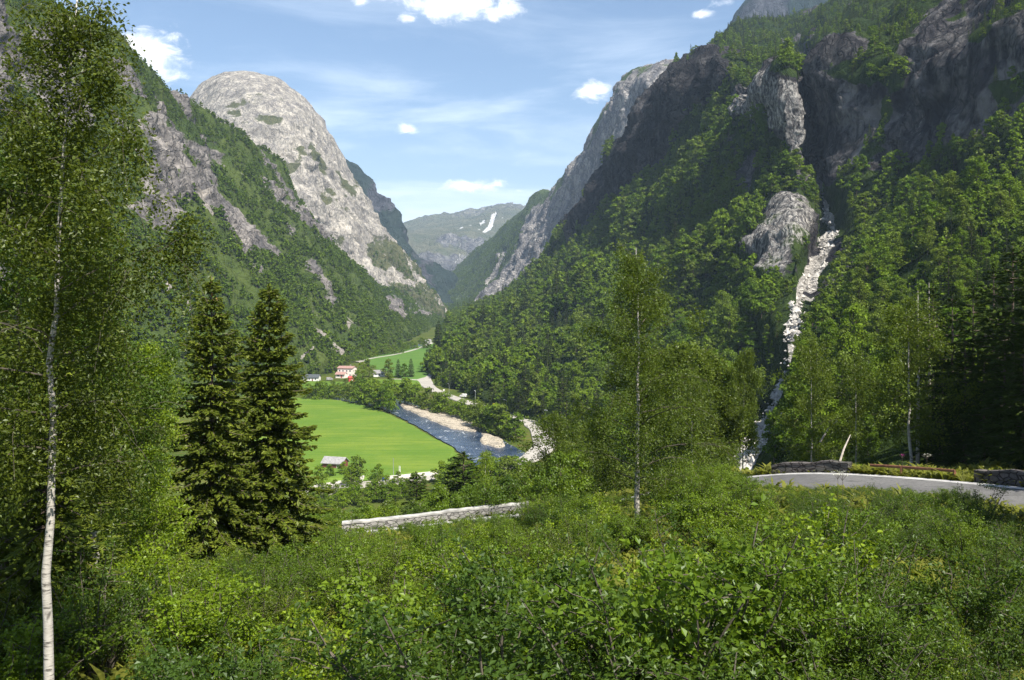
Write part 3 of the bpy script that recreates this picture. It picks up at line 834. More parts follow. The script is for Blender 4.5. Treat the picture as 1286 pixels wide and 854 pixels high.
def m4_masks(u, v, P, N):
    cl = sstep(v, 294, 304) * (1 - 0.8 * sstep(fbm(P * 0.002 + 3, 3), 0.0, 0.45))
    hi = 0.45 * sstep(v, 285, 272) + 0.25 * fbm(P * 0.003, 3)
    rock = np.clip(np.maximum(cl * 0.9, hi), 0, 1)
    snow = np.zeros(u.shape)
    for p in SNOW: snow = np.maximum(snow, sstep(poly_sd(p, u, v) + 1.0 * fbm(P * 0.02, 3), 0.1, 1.3))
    fall = 0.85 * (1 - sstep(line_dist(FALL, u, v), -0.6, 1.0))
    return np.stack([rock, np.maximum(snow, fall), 0.3 * sstep(v, 300, 315)], -1)


MAT_M4 = mountain_mat('far_plateau_face', (0.10, 0.115, 0.075), (0.17, 0.165, 0.115), (0.30, 0.29, 0.28), (0.13, 0.13, 0.15), 0.22, (0.80, 0.80, 0.82))
loft('far_mountain', M4, (16, 34, 30, 40, 34), MAT_M4, 330, lambda P, N, m: 26 * fbm(P / 420.0, 4) + 36 * m[..., 0] * fbm(P / np.array([150, 150, 520.]), 4, 0.55, True) * (m[..., 1] < 0.3), m4_masks,
     'far grey plateau with snow patches and a thin white waterfall closing the valley', back=((0, 300, -10), (0, 900, -100)))

# --- far right rock wall above a green slope
M5 = []
for (u, vs, ds) in (
        (533, (377, 374, 371, 369, 367), (2800, 2900, 2980, 3040, 3100)),
        (545, (398, 386, 373, 364, 359), (2420, 2650, 2850, 3000, 3100)),
        (560, (403, 388, 370, 356, 348), (2300, 2600, 2850, 3050, 3180)),
        (585, (405, 385, 360, 338, 328), (2200, 2500, 2800, 3080, 3260)),
        (610, (404, 375, 345, 316, 305), (2150, 2420, 2720, 3060, 3300)),
        (630, (402, 362, 330, 299, 287), (2120, 2380, 2620, 3040, 3300)),
        (645, (400, 355, 318, 286, 274), (2100, 2350, 2560, 2980, 3280)),
        (658, (400, 350, 305, 275, 263), (2080, 2330, 2520, 2900, 3240)),
        (680, (398, 345, 292, 258, 246), (2060, 2310, 2500, 2780, 3120)),
        (700, (395, 340, 280, 246, 235), (2050, 2300, 2480, 2680, 2960)),
        (712, (393, 335, 270, 232, 221), (2050, 2290, 2450, 2600, 2860)),
        (722, (392, 330, 256, 217, 205), (2050, 2280, 2430, 2560, 2780)),
        (736, (390, 322, 240, 190, 180), (2050, 2280, 2420, 2540, 2720)),
        (750, (388, 315, 228, 166, 157), (2050, 2270, 2410, 2530, 2700)),
        (764, (386, 308, 212, 138, 130), (2050, 2260, 2400, 2520, 2680)),
        (776, (384, 300, 200, 120, 112), (2050, 2260, 2400, 2520, 2680)),
        (795, (382, 294, 190, 105, 97), (2050, 2260, 2400, 2520, 2680)),
        (816, (380, 290, 185, 100, 92), (2050, 2260, 2400, 2530, 2700)),
        (850, (380, 285, 180, 98, 90), (2050, 2270, 2420, 2560, 2720)),
        (920, (380, 285, 180, 98, 90), (2050, 2290, 2450, 2600, 2780))):
    g = 1.18 - 0.36 * (max(580, min(u, 830)) - 580) / 250
    M5.append([(u, v, d * (1 + (g - 1) * min(1, i / 2))) for i, (v, d) in enumerate(zip(vs, ds))])
R5 = [[(590, 395), (612, 358), (626, 330), (655, 300), (668, 268), (700, 232), (712, 222), (722, 205), (750, 155), (764, 128), (776, 110), (795, 90), (960, 80), (960, 420), (600, 420)]]


def m5_masks(u, v, P, N):
    rock = region(u, v, R5, 7, P, 1.0, 0.008)
    rock *= 1 - 0.45 * sstep(fbm(P * 0.008 + 13, 4), 0.3, 0.55)
    pale = region(u, v, [[(628, 384), (662, 362), (668, 366), (630, 392), (612, 396)]], 1.5, P, 0.6, 0.02)
    pale = np.maximum(pale, 0.34 * region(u, v, [[(690, 268), (716, 252), (722, 272), (700, 312), (684, 328), (680, 300)], [(650, 345), (670, 320), (690, 318), (660, 360)]], 6, P, 1.2, 0.012))  # sunlit lower part of the wall painted as paler rock
    dark = sstep(fbm(P * np.array([0.016, 0.016, 0.004]) + 4, 4), 0.15, 0.6) * 0.6 * rock
    return np.clip(np.stack([rock, pale, dark], -1), 0, 1)


def m5_disp(P, N, m):
    r = fbm(P / np.array([110, 110, 360]) + 1.1, 5, 0.56, True)
    return 22 * fbm(P / 300.0 + 6, 3) + (0.25 + 0.75 * m[..., 0]) * (joints(P, 16.0, 95.0) + 7 * (r - r.mean()) + 10 * fbm(P / np.array([50, 50, 260]) + 2, 4) + 4 * fbm(P / 30.0, 4))


MAT_M5 = mountain_mat('far_wall_face', (0.055, 0.085, 0.028), (0.085, 0.115, 0.038), (0.50, 0.46, 0.42), (0.20, 0.19, 0.20), 0.6, (0.66, 0.60, 0.50))
loft('rock_wall_mountain', M5, (60, 70, 60, 40), MAT_M5, 300, m5_disp, m5_masks,
     'pale rock wall above a green slope on the far right side of the valley', back=((60, 160, -4), (200, 600, -160)))

# --- dark peak behind the right-hand skyline
M7 = []
for u, vt in ((905, 60), (925, 30), (934, 16), (945, 3), (960, -4), (1000, -14), (1060, -30), (1150, -50), (1300, -60)):
    M7.append([(u, 140, 2900), (u, 80 if vt < 70 else vt, 3000), (u, vt + 12, 3080), (u, vt, 3150)])
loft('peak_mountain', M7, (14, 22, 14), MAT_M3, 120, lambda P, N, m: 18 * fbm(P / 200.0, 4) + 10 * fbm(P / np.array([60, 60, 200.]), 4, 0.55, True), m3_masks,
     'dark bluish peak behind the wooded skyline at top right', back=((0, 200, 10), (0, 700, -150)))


# ------------------------------------------------------------------ plant builders
def unit(a):
    return a / (np.linalg.norm(a, axis=-1, keepdims=True) + 1e-9)


def leaf_quads(pos, size, r, up=0.5, out=None, aspect=0.62, tdir=None, fold=0.0):
    """one kite-shaped leaf per position; returns verts, quads"""
    n = len(pos)
    nr = r.normal(size=(n, 3)) * 0.8; nr[:, 2] += up
    if out is not None: nr += out
    nr = unit(nr)
    t = r.normal(size=(n, 3)) if tdir is None else tdir + r.normal(size=(n, 3)) * 0.35
    t = unit(t - (t * nr).sum(-1, keepdims=True) * nr)
    b = np.cross(nr, t)
    s = np.broadcast_to(np.asarray(size, float), (n,))[:, None] * r.uniform(0.7, 1.3, (n, 1))
    k = r.uniform(-0.1, 0.1, (n, 1))
    V = np.stack([pos - t * s * 0.5, pos + b * s * aspect * 0.5 + t * s * k + nr * s * fold, pos + t * s * 0.5, pos - b * s * aspect * 0.5 + t * s * k + nr * s * fold], 1).reshape(-1, 3)
    Q = np.arange(n * 4).reshape(-1, 4)
    return V, Q


def curve_pts(p0, d0, L, n, bend, r, wob=0.08):
    """a bough: starts along d0 and bends by 'bend' (a vector) along its length"""
    t = np.linspace(0, 1, n)[:, None]
    p = p0 + d0 * L * t + np.asarray(bend) * L * t * t
    p[1:] += np.cumsum(r.normal(size=(n - 1, 3)) * wob * L / n, axis=0)
    return p


def make_broadleaf(seed, H=10.0, crown_r=2.6, start=0.3, nb=40, sub=6, leaves=20000, leaf=0.09, weep=0.15, lean=(0, 0), r0=None, bare=0.0, topbare=0.0, rise=0.75, stems=1, shape='birch', bend=0.25, wob=0.02, fringe=0):
    """trunk with boughs and twigs, and a crown of leaves along the twigs"""
    r = np.random.default_rng(seed)
    wood = MB(); wood.bough = MB(); lp = []; lw = []
    r0 = r0 or H * 0.014
    for s in range(stems):
        h = H * (1 if s == 0 else r.uniform(0.75, 0.95))
        n = 16; t = np.linspace(0, 1, n)
        tr = np.zeros((n, 3)); tr[:, 2] = t * h
        a = r.uniform(0, 6.28)
        sp = 0 if s == 0 and stems == 1 else r.uniform(0.08, 0.2) * h
        tr[:, 0] += lean[0] * t ** 1.5 * h + np.cos(a) * sp * t + np.cumsum(r.normal(size=n)) * wob * h / 4 * (t > 0.05)
        tr[:, 1] += lean[1] * t ** 1.5 * h + np.sin(a) * sp * t + np.cumsum(r.normal(size=n)) * wob * h / 4 * (t > 0.05)
        rr = r0 * (1 - t) ** 1.1 + 0.008 * H / 10
        rr[0] *= 1.25
        wood.tube(tr, rr, 9)
        k = nb // stems
        for i in range(k):
            tt = start + (0.985 - start) * ((i + r.uniform()) / k) ** 0.9
            q = (tt - start) / (1 - start)
            if shape == 'birch': rad = crown_r * (np.sin(np.pi * min(1, (q * 0.84 + 0.16)) ** 0.72) ** 0.75 * 0.9 + 0.1) * r.uniform(0.5, 1.3)
            elif shape == 'round': rad = crown_r * (math.sqrt(max(0.05, 1 - (1.75 * q - 0.8) ** 2 / 1.1))) * r.uniform(0.7, 1.1)
            else: rad = crown_r * (1 - q) ** 0.6 * r.uniform(0.7, 1.15) + 0.2
            az = i * 2.4 + r.normal() * 0.5 + s
            p0 = np.array([np.interp(tt, t, tr[:, c]) for c in range(3)])
            ri = rise * (0.6 + 0.8 * q) + r.normal() * 0.12
            d0 = unit(np.array([math.cos(az), math.sin(az), ri]))
            bp = curve_pts(p0, d0, rad, 7, (0, 0, -bend * (1.1 - q)), r, 0.10)
            br = max(0.006, r0 * 0.30 * (1 - 0.7 * tt)) * np.linspace(1, 0.2, 7)
            wood.bough.tube(bp, br, 5)
            for j in range(sub):
                f = r.uniform(0.22, 1.0)
                sp0 = np.array([np.interp(f, np.linspace(0, 1, 7), bp[:, c]) for c in range(3)])
                sd = unit(d0 * 0.6 + r.normal(size=3) * 0.75 + np.array([0, 0, 0.05]))
                sl = rad * r.uniform(0.22, 0.5) * (1.15 - 0.5 * f) + 0.15
                tp = curve_pts(sp0, sd, sl, 5, (0, 0, -weep * 1.5), r, 0.15)
                wood.bough.tube(tp, np.linspace(max(0.004, br[2] * 0.4), 0.003, 5), 3, cap=False)
                if r.uniform() > bare + topbare * q:
                    lp.append(tp); lw.append(sl)
            if r.uniform() > bare + topbare * q: lp.append(bp[1:]); lw.append(rad * 0.9)
    # leaves along the twigs
    lw = np.array(lw); lw /= lw.sum()
    cnt = r.multinomial(leaves, lw)
    P = []
    for tp, c in zip(lp, cnt):
        if c == 0: continue
        f = r.uniform(0.1, 1.08, c) * (len(tp) - 1)
        i = np.clip(f.astype(int), 0, len(tp) - 2); g = (f - i)[:, None]
        p = tp[i] * (1 - g) + tp[i + 1] * g
        p = p + r.normal(size=(c, 3)) * np.array([1, 1, 0.8]) * (0.055 * H / 10 + leaf * 0.9)
        p[:, 2] -= r.exponential(weep * 0.55, c) * H / 10
        P.append(p)
    if fringe:      # short leafy shoots all along the upper trunk
        c = fringe // 18; z = r.uniform(start + 0.02, 0.97, c); a = r.uniform(0, 6.28, c); d_ = r.uniform(0.12, 0.55, c) * H / 12
        base = np.stack([np.interp(z, t, tr[:, 0]) + np.cos(a) * d_, np.interp(z, t, tr[:, 1]) + np.sin(a) * d_, z * H], -1)
        P.append((base[:, None] + r.normal(size=(c, 18, 3)) * [.10, .10, .14]).reshape(-1, 3))
    P = np.concatenate(P)
    P[:, 2] = np.maximum(P[:, 2], 0.05)
    V, Q = leaf_quads(P, leaf, r, up=0.55, fold=0.12)
    return wood, V, Q


def make_spruce(seed, H=11.0, Rb=2.3, whorls=34, per=8, density=1.0, start=0.05, twig=0.34, sparse=0.0):
    r = np.random.default_rng(seed)
    wood = MB()
    t = np.linspace(0, 1, 12); tr = np.zeros((12, 3)); tr[:, 2] = t * H
    wood.tube(tr, H * 0.013 * (1 - t) + 0.015, 8)
    pos, dirs, nrm, sz = [], [], [], []
    for w in range(whorls):
        q = (w + r.uniform(0, 0.7)) / whorls
        z0 = H * (start + (0.985 - start) * q ** 0.95)
        L0 = Rb * (1 - q) ** 0.72 * (1.0 if q > 0.06 else 0.75) + 0.10
        n_b = max(4, int(per * (1 - 0.4 * q)))
        for b in range(n_b):
            if r.uniform() < sparse: continue
            az = b * 2 * math.pi / n_b + w * 0.9 + r.normal() * 0.22
            L = L0 * r.uniform(0.68, 1.14)
            out = np.array([math.cos(az), math.sin(az), 0]); side = np.array([-out[1], out[0], 0])
            k = 10; f = np.linspace(0, 1, k)[:, None]
            rise = 0.30 if q > 0.7 else 0.08
            bp = np.array([0, 0, z0]) + out * L * f + np.array([0, 0, 1.0]) * L * (rise * f - 0.62 * (1 - q * 0.8) * f ** 1.6 + 0.24 * f ** 3)
            bp += side * (r.normal() * 0.12 * L * f ** 2)
            wood.tube(bp, np.linspace(0.028, 0.006, k) * H / 11, 4, cap=False)
            # side twigs clothed in needles, hanging a little
            m = int((7 + 13 * L) * density)
            g = r.uniform(0.10, 1.0, m); gi = np.clip((g * (k - 1)).astype(int), 0, k - 2); gf = (g * (k - 1) - gi)[:, None]
            base = bp[gi] * (1 - gf) + bp[gi + 1] * gf
            sgn = np.where(r.uniform(size=m) < 0.5, -1.0, 1.0)[:, None]
            tl = twig * (0.55 + 0.9 * (1 - g) ** 0.6) * (0.5 + 0.5 * min(1, L / 1.2))
            d = unit(out * 0.75 + side * sgn * r.uniform(0.3, 1.0, (m, 1)) + np.array([0, 0, 1.0]) * r.uniform(-0.55, 0.05, (m, 1)))
            for off in (0.25, 0.75):
                pos.append(base + d * (tl * off)[:, None]); dirs.append(d); sz.append(tl * 0.62)
                nrm.append(np.tile([0, 0, 1.3], (m, 1)) + r.normal(size=(m, 3)) * 0.45)
            # needle tip
            pos.append(bp[-1:]); dirs.append(out[None]); sz.append(np.array([twig * 0.7])); nrm.append(np.array([[0, 0, 1.0]]))
    # leader
    c = 26; z = r.uniform(0.93, 1.0, c) * H; a = r.uniform(0, 6.28, c)
    d = unit(np.stack([np.cos(a) * 0.6, np.sin(a) * 0.6, np.full(c, 0.7)], -1))
    pos.append(np.stack([np.zeros(c), np.zeros(c), z], -1) + d * 0.07); dirs.append(d); sz.append(np.full(c, 0.22)); nrm.append(r.normal(size=(c, 3)))
    pos, dirs, nrm, sz = map(np.concatenate, (pos, dirs, nrm, sz))
    nr = unit(nrm); tt = unit(dirs - (dirs * nr).sum(-1, keepdims=True) * nr); bb = np.cross(nr, tt)
    s = sz[:, None] * r.uniform(0.8, 1.25, (len(sz), 1)); wd = 0.17
    V = np.stack([pos - tt * s * 0.55, pos + bb * s * wd * 1.25, pos + tt * s * 0.55, pos - bb * s * wd * 1.25], 1).reshape(-1, 3)
    # a second blade set across the first gives the twig its body
    V2 = np.stack([pos - tt * s * 0.5, pos + nr * s * wd * 0.8, pos + tt * s * 0.5, pos - nr * s * wd], 1).reshape(-1, 3)
    V = np.concatenate([V, V2]); Q = np.arange(len(V)).reshape(-1, 4)
    return wood, V, Q


def make_shrub(seed, H=2.0, W=1.5, stems=11, leaves=2600, leaf=0.065, upright=0.7, kind='willow'):
    r = np.random.default_rng(seed)
    wood = MB(); tw = []
    for i in range(stems):
        az = i * 2.4 + r.normal() * 0.4
        sp = r.uniform(0.1, 1.0) ** 0.7
        hh = H * r.uniform(0.62, 1.05) * (1 - 0.30 * sp)
        p0 = np.array([math.cos(az) * 0.14 * sp, math.sin(az) * 0.14 * sp, 0])
        d0 = unit(np.array([math.cos(az) * sp * W * (1 - upright * 0.5) / H, math.sin(az) * sp * W * (1 - upright * 0.5) / H, 1.0]))
        bp = curve_pts(p0, d0, hh, 7, (math.cos(az) * 0.16 * sp, math.sin(az) * 0.16 * sp, -0.06), r, 0.10)
        wood.tube(bp, np.linspace(0.018, 0.004, 7) * H / 2, 4, cap=False)
        for j in range(7):
            f = r.uniform(0.18, 0.98)
            q = np.array([np.interp(f, np.linspace(0, 1, 7), bp[:, c]) for c in range(3)])
            sd = unit(np.array([r.normal(), r.normal(), 0.55]))
            tp = curve_pts(q, sd, H * r.uniform(0.13, 0.30) * (1.2 - 0.6 * f), 4, (0, 0, -0.1), r, 0.15)
            wood.tube(tp, np.linspace(0.006, 0.003, 4) * H / 2, 3, cap=False)
            tw.append(tp)
        tw.append(bp[3:])
    cnt = r.multinomial(leaves, np.full(len(tw), 1 / len(tw)))
    P = []
    for tp, c in zip(tw, cnt):
        f = r.uniform(0, 1, c) ** 0.8 * 1.12 * (len(tp) - 1); i = np.clip(f.astype(int), 0, len(tp) - 2); g = (f - i)[:, None]
        P.append(tp[i] * (1 - g) + tp[i + 1] * g + r.normal(size=(c, 3)) * leaf * 1.0)
    P = np.concatenate(P); P[:, 2] = np.abs(P[:, 2]) + 0.02
    V, Q = leaf_quads(P, leaf, r, up=0.75, aspect={'willow': 0.45, 'birch': 0.66, 'alder': 0.74}[kind], fold=0.14)
    return wood, V, Q


def make_clump_tree(seed, H=10.0, W=3.2, lobes=11, per=210, leaf=0.42, start=0.22, tall=1.0):
    """hillside tree: leaf sprays over the shells of uneven boughs, gaps between them"""
    r = np.random.default_rng(seed)
    wood = MB()
    t = np.linspace(0, 1, 6); tr = np.zeros((6, 3)); tr[:, 2] = t * H * 0.85; tr[:, :2] += np.cumsum(r.normal(size=(6, 2)) * 0.12, axis=0) * (t > 0)[:, None]
    wood.tube(tr, 0.13 * (1 - t * 0.85), 5)
    P, O = [], []
    for i in range(lobes):
        q = (i + 0.5) / lobes
        z = H * (start + (0.93 - start) * q)
        rad = W * math.sin(math.pi * (0.20 + 0.76 * q) ** 0.85) ** 0.8 * r.uniform(0.35, 0.8)
        az = i * 2.4 + r.normal() * 0.5
        c = np.array([math.cos(az) * rad, math.sin(az) * rad, z])
        lr = W * r.uniform(0.36, 0.60) * (1.1 - 0.45 * q)
        wood.tube(np.array([[0, 0, z - 0.2 * H * q], c * np.array([.6, .6, 1]) - [0, 0, 0.3], c]), [0.06, 0.04, 0.015], 3, cap=False)
        d = unit(r.normal(size=(per, 3)))
        d[:, 2] = np.where(d[:, 2] < -0.35, -d[:, 2], d[:, 2])
        k = r.uniform(0.45, 1.12, (per, 1)) * (1 + 0.25 * np.sin(d[:, :1] * 5 + i) * np.cos(d[:, 1:2] * 5))
        P.append(c + d * k * lr * np.array([1.0, 1.0, 0.75 * tall])); O.append(d * 0.9)
    P, O = np.concatenate(P), np.concatenate(O)
    V, Q = leaf_quads(P, leaf, r, up=0.35, out=O, aspect=0.75)
    return wood, V, Q


def make_clump_spruce(seed, H=11.0, W=2.0, n=620, leaf=0.55):
    r = np.random.default_rng(seed)
    wood = MB(); wood.tube(np.array([[0, 0, 0], [0, 0, H * 0.5], [0, 0, H * 0.97]]), [0.14, 0.08, 0.02], 5)
    q = r.uniform(0, 1, n) ** 1.25; a = r.uniform(0, 6.28, n)
    lay = 0.5 + 0.5 * np.sin(q * 62 + np.sin(a * 3) * 1.2)
    rad = W * (1 - q) ** 0.85 * (0.55 + 0.45 * lay) * r.uniform(0.55, 1.08, n) + 0.05
    P = np.stack([np.cos(a) * rad, np.sin(a) * rad, H * (0.08 + 0.91 * q) - rad * 0.28], -1)
    d = np.stack([np.cos(a), np.sin(a), np.full(n, -0.45)], -1)
    V, Q = leaf_quads(P, leaf * (1.15 - 0.6 * q), r, up=1.2, aspect=0.42, tdir=d)
    return wood, V, Q


def fuse(name, wood, V, Q, wmat, lmat):
    """trunk and leaves in one mesh, for trees too small in the photograph to show parts"""
    wv = np.concatenate(wood.v); wq = np.concatenate(wood.q); wt = np.concatenate(wood.t) if wood.t else np.zeros((0, 3), int)
    fs = [wq, Q + len(wv)] + ([wt] if len(wt) else [])
    idx = np.concatenate([np.zeros(len(wq)), np.ones(len(Q)), np.zeros(len(wt))])
    return mesh_np(name, np.concatenate([wv, V]), fs, [wmat, lmat], idx)


# ------------------------------------------------------------------ hillside forest
FAR = [fuse('hillside_tree', *make_clump_tree(100 + i, 9.5, w, 9, 62, 0.85, tall=tl), M['bark'], M['hill_leaf']) for i, (w, tl) in enumerate(((3.0, 1.0), (3.4, 0.9), (2.4, 1.3), (3.2, 1.0), (1.9, 1.6), (3.8, 0.8)))]
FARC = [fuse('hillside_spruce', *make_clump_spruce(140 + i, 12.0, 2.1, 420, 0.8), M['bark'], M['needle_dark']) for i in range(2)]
TINY = [fuse('slope_tree', *make_clump_tree(160 + i, 8.5, w, 5, 26, 1.55, 0.2), M['bark'], M['far_leaf']) for i, w in enumerate((2.7, 3.1, 2.4))]
MID = [make_clump_tree(180 + i, 10.0, w, 17, 230, 0.33, st, tl) for i, (w, st, tl) in enumerate(((2.9, .16, 1.0), (3.3, .18, .9), (2.4, .14, 1.15), (3.0, .2, 1.0), (2.2, .15, 1.3)))]
MID = [(w.mesh('trunk', M['bark']), mesh_np('crown', V, Q, [M['hill_leaf']])) for w, V, Q in MID]
MIDC = [make_spruce(210 + i, 13.0, 2.3, 26, 7, 0.42, 0.06, 0.62) for i in range(2)]
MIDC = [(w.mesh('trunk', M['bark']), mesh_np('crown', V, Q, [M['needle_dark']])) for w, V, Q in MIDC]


def scatter(name, spacing, dens, seed, rows=(0.0, 1.0)):
    """points on a mountain face, one per spacing^2 of area where dens(mask, u, v, P) allows"""
    P, msk, u, v, q = SURF[name]
    r = np.random.default_rng(seed)
    A, B, C, D = P[:-1, :-1], P[1:, :-1], P[1:, 1:], P[:-1, 1:]
    area = 0.5 * (np.linalg.norm(np.cross(B - A, C - A), axis=-1) + np.linalg.norm(np.cross(C - A, D - A), axis=-1))
    hz = 0.5 * np.abs((C - A)[..., 0] * (D - B)[..., 1] - (C - A)[..., 1] * (D - B)[..., 0])
    dn = dens(msk, u, v, P)
    w = np.maximum(hz, 0.45 * area) * dn[:-1, :-1]
    n = r.poisson(w.sum() / spacing ** 2)
    k = r.choice(w.size, n, p=(w / w.sum()).ravel())
    i, j = np.unravel_index(k, w.shape)
    a, b = r.uniform(size=(2, n, 1))
    return (A[i, j] * (1 - a) + B[i, j] * a) * (1 - b) + (D[i, j] * (1 - a) + C[i, j] * a) * b


def forest(name, pts, scl, kind, sources, label, seed):
    """one uncountable wood: points with geometry nodes putting a tree on each"""
    r = np.random.default_rng(seed)
    me = bpy.data.meshes.new(name); me.vertices.add(len(pts)); me.vertices.foreach_set('co', np.asarray(pts, np.float32).ravel())
    a = me.attributes.new('grow', 'FLOAT', 'POINT'); a.data.foreach_set('value', np.asarray(scl, np.float32))
    a = me.attributes.new('turn', 'FLOAT', 'POINT'); a.data.foreach_set('value', r.uniform(0, 6.28, len(pts)).astype(np.float32))
    a = me.attributes.new('sort', 'INT', 'POINT'); a.data.foreach_set('value', np.asarray(kind, np.int32))
    o = link(name, me)
    t = bpy.data.node_groups.new(name, 'GeometryNodeTree')
    t.interface.new_socket('Geometry', in_out='INPUT', socket_type='NodeSocketGeometry'); t.interface.new_socket('Geometry', in_out='OUTPUT', socket_type='NodeSocketGeometry')
    N, L = t.nodes, t.links
    gi, go, jn = N.new('NodeGroupInput'), N.new('NodeGroupOutput'), N.new('GeometryNodeJoinGeometry')

    def attr(nm, ty):
        x = N.new('GeometryNodeInputNamedAttribute'); x.data_type = ty; x.inputs[0].default_value = nm; return x.outputs[0]
    gr, tu, so = attr('grow', 'FLOAT'), attr('turn', 'FLOAT'), attr('sort', 'INT')
    rot = N.new('ShaderNodeCombineXYZ'); L.new(tu, rot.inputs[2])
    for i, s in enumerate(sources):
        oi = N.new('GeometryNodeObjectInfo'); oi.inputs[0].default_value = s; oi.inputs['As Instance'].default_value = True
        cp = N.new('FunctionNodeCompare'); cp.data_type = 'INT'; cp.operation = 'EQUAL'; L.new(so, cp.inputs[2]); cp.inputs[3].default_value = i
        ip = N.new('GeometryNodeInstanceOnPoints')
        L.new(gi.outputs[0], ip.inputs['Points']); L.new(cp.outputs[0], ip.inputs['Selection']); L.new(oi.outputs['Geometry'], ip.inputs['Instance'])
        L.new(rot.outputs[0], ip.inputs['Rotation']); L.new(gr, ip.inputs['Scale'])
        L.new(ip.outputs[0], jn.inputs[0])
    L.new(jn.outputs[0], go.inputs[0])
    md = o.modifiers.new('grow', 'NODES'); md.node_group = t
    return tag(o, label, kind='stuff')


def hill_forest():
    r = np.random.default_rng(31)

    def dens(m, u, v, P):
        a = (1 - sstep(m[..., 0], 0.25, 0.6)) * (1 - sstep(m[..., 1], 0.05, 0.25))
        a = a * (0.72 + 0.5 * fbm(P * 0.02 + 4, 2)).clip(0.15, 1)
        bright = (1 - sstep(line_dist([(1030, 290, 12), (1035, 250, 14), (1028, 215, 10)], u, v), 0, 6))
        a = a * (1 - 0.75 * bright) * (0.06 + 0.94 * sstep(line_dist(GULLY, u, v) - 15 * (u > np.interp(v, [210, 262, 312, 395, 462, 535, 590], [1028, 1040, 1033, 1000, 985, 963, 938])), 5, 12))
        return a * (v < 640) * (u > 530) * (u < 1345) * (v > -60)
    P = scatter('right_mountain', 5.3, dens, 5)
    # only trees with their foot inside the slope's front; drop what stands behind the skyline
    u, v = proj(P); d = P[:, 1]
    high = sstep(v, 120, 20)
    con = r.uniform(size=len(P)) < np.where(u < 720, 0.20, 0.05) + 0.62 * high * (u > 860) + 0.35 * sstep(u, 1120, 1230) * (v > 330)
    s = r.lognormal(0, 0.26, len(P)) * (1.0 - 0.35 * high) * np.where(con, 0.92, 0.95)
    s *= 1 + 0.38 * (1 - sstep(u, 900, 1040)) * (1 - 0.6 * high) + 0.12
    s *= 1 - 0.15 * sstep(d, 330, 150)
    s *= 1 - 0.55 * (1 - sstep(line_dist(GULLY, u, v), 8, 34)) * sstep(v, 250, 330)
    s *= np.where(r.uniform(size=len(P)) < 0.18, 0.6, 1.0)
    vis = (u > 535) & (u < 1300) & (v > -20) & (v < 640)
    size = np.where(vis, s / d, 0)
    order = np.argsort(-size)
    nb = [i for i in order if not con[i]][:280]; nc = [i for i in order if con[i]][:120]
    lead = []
    for idx, kind, col in ((nb, 'broadleaf_tree', MID), (nc, 'conifer_tree', MIDC)):
        protos = []
        for k, i in enumerate(idx):
            j = k % len(col)
            if kind == 'broadleaf_tree': lab, cat, gp = 'leafy green broadleaf tree in the wood on the lower right mountainside', 'tree', 'broadleaf trees of the right mountainside wood'
            else: lab, cat, gp = 'dark pointed spruce among broadleaf trees on the right mountainside', 'conifer', 'spruces of the right mountainside wood'
            if len(protos) <= j:
                o = empty(kind, P[i] - [0, 0, 0.3], lab, cat, gp)
                link('trunk', col[j][0], o); link('crown', col[j][1], o); protos.append(o)
            else:
                o = copy_tree(protos[j])
            o.location = [float(c) for c in P[i] - [0, 0, 0.3]]; o.rotation_euler = (0, 0, r.uniform(0, 6.28))
            z = float(s[i]); o.scale = (z * r.uniform(0.9, 1.1), z * r.uniform(0.9, 1.1), z * r.uniform(0.92, 1.12))
    rest = np.ones(len(P), bool); rest[nb] = False; rest[nc] = False
    # the forest's sources are trees that stand on the slope themselves
    srcs = []
    pool = [i for i in order[420:900] if not con[i]]
    for j, me in enumerate(FAR + FARC):
        i = pool[j * 37]; rest[i] = False
        nm = me.name.split('.')[0]
        lab = ('distant rounded broadleaf tree standing within the dense mountainside forest', 'tree', 'broadleaf trees inside the forest') if j < 6 else ('distant slim spruce standing within the dense mountainside forest', 'conifer', 'spruces inside the forest')
        o = link(nm, me, loc=P[i]); tag(o, *lab); srcs.append(o)
    kind = np.where(con, 6 + r.integers(0, 2, len(P)), r.integers(0, 6, len(P)))
    forest('mountainside_forest', P[rest] - [0, 0, 0.3], s[rest], kind[rest], srcs, 'dense mixed forest covering the right mountainside up to its skyline', 8)
    print('right forest', len(P), 'individual', len(nb), len(nc))


hill_forest()


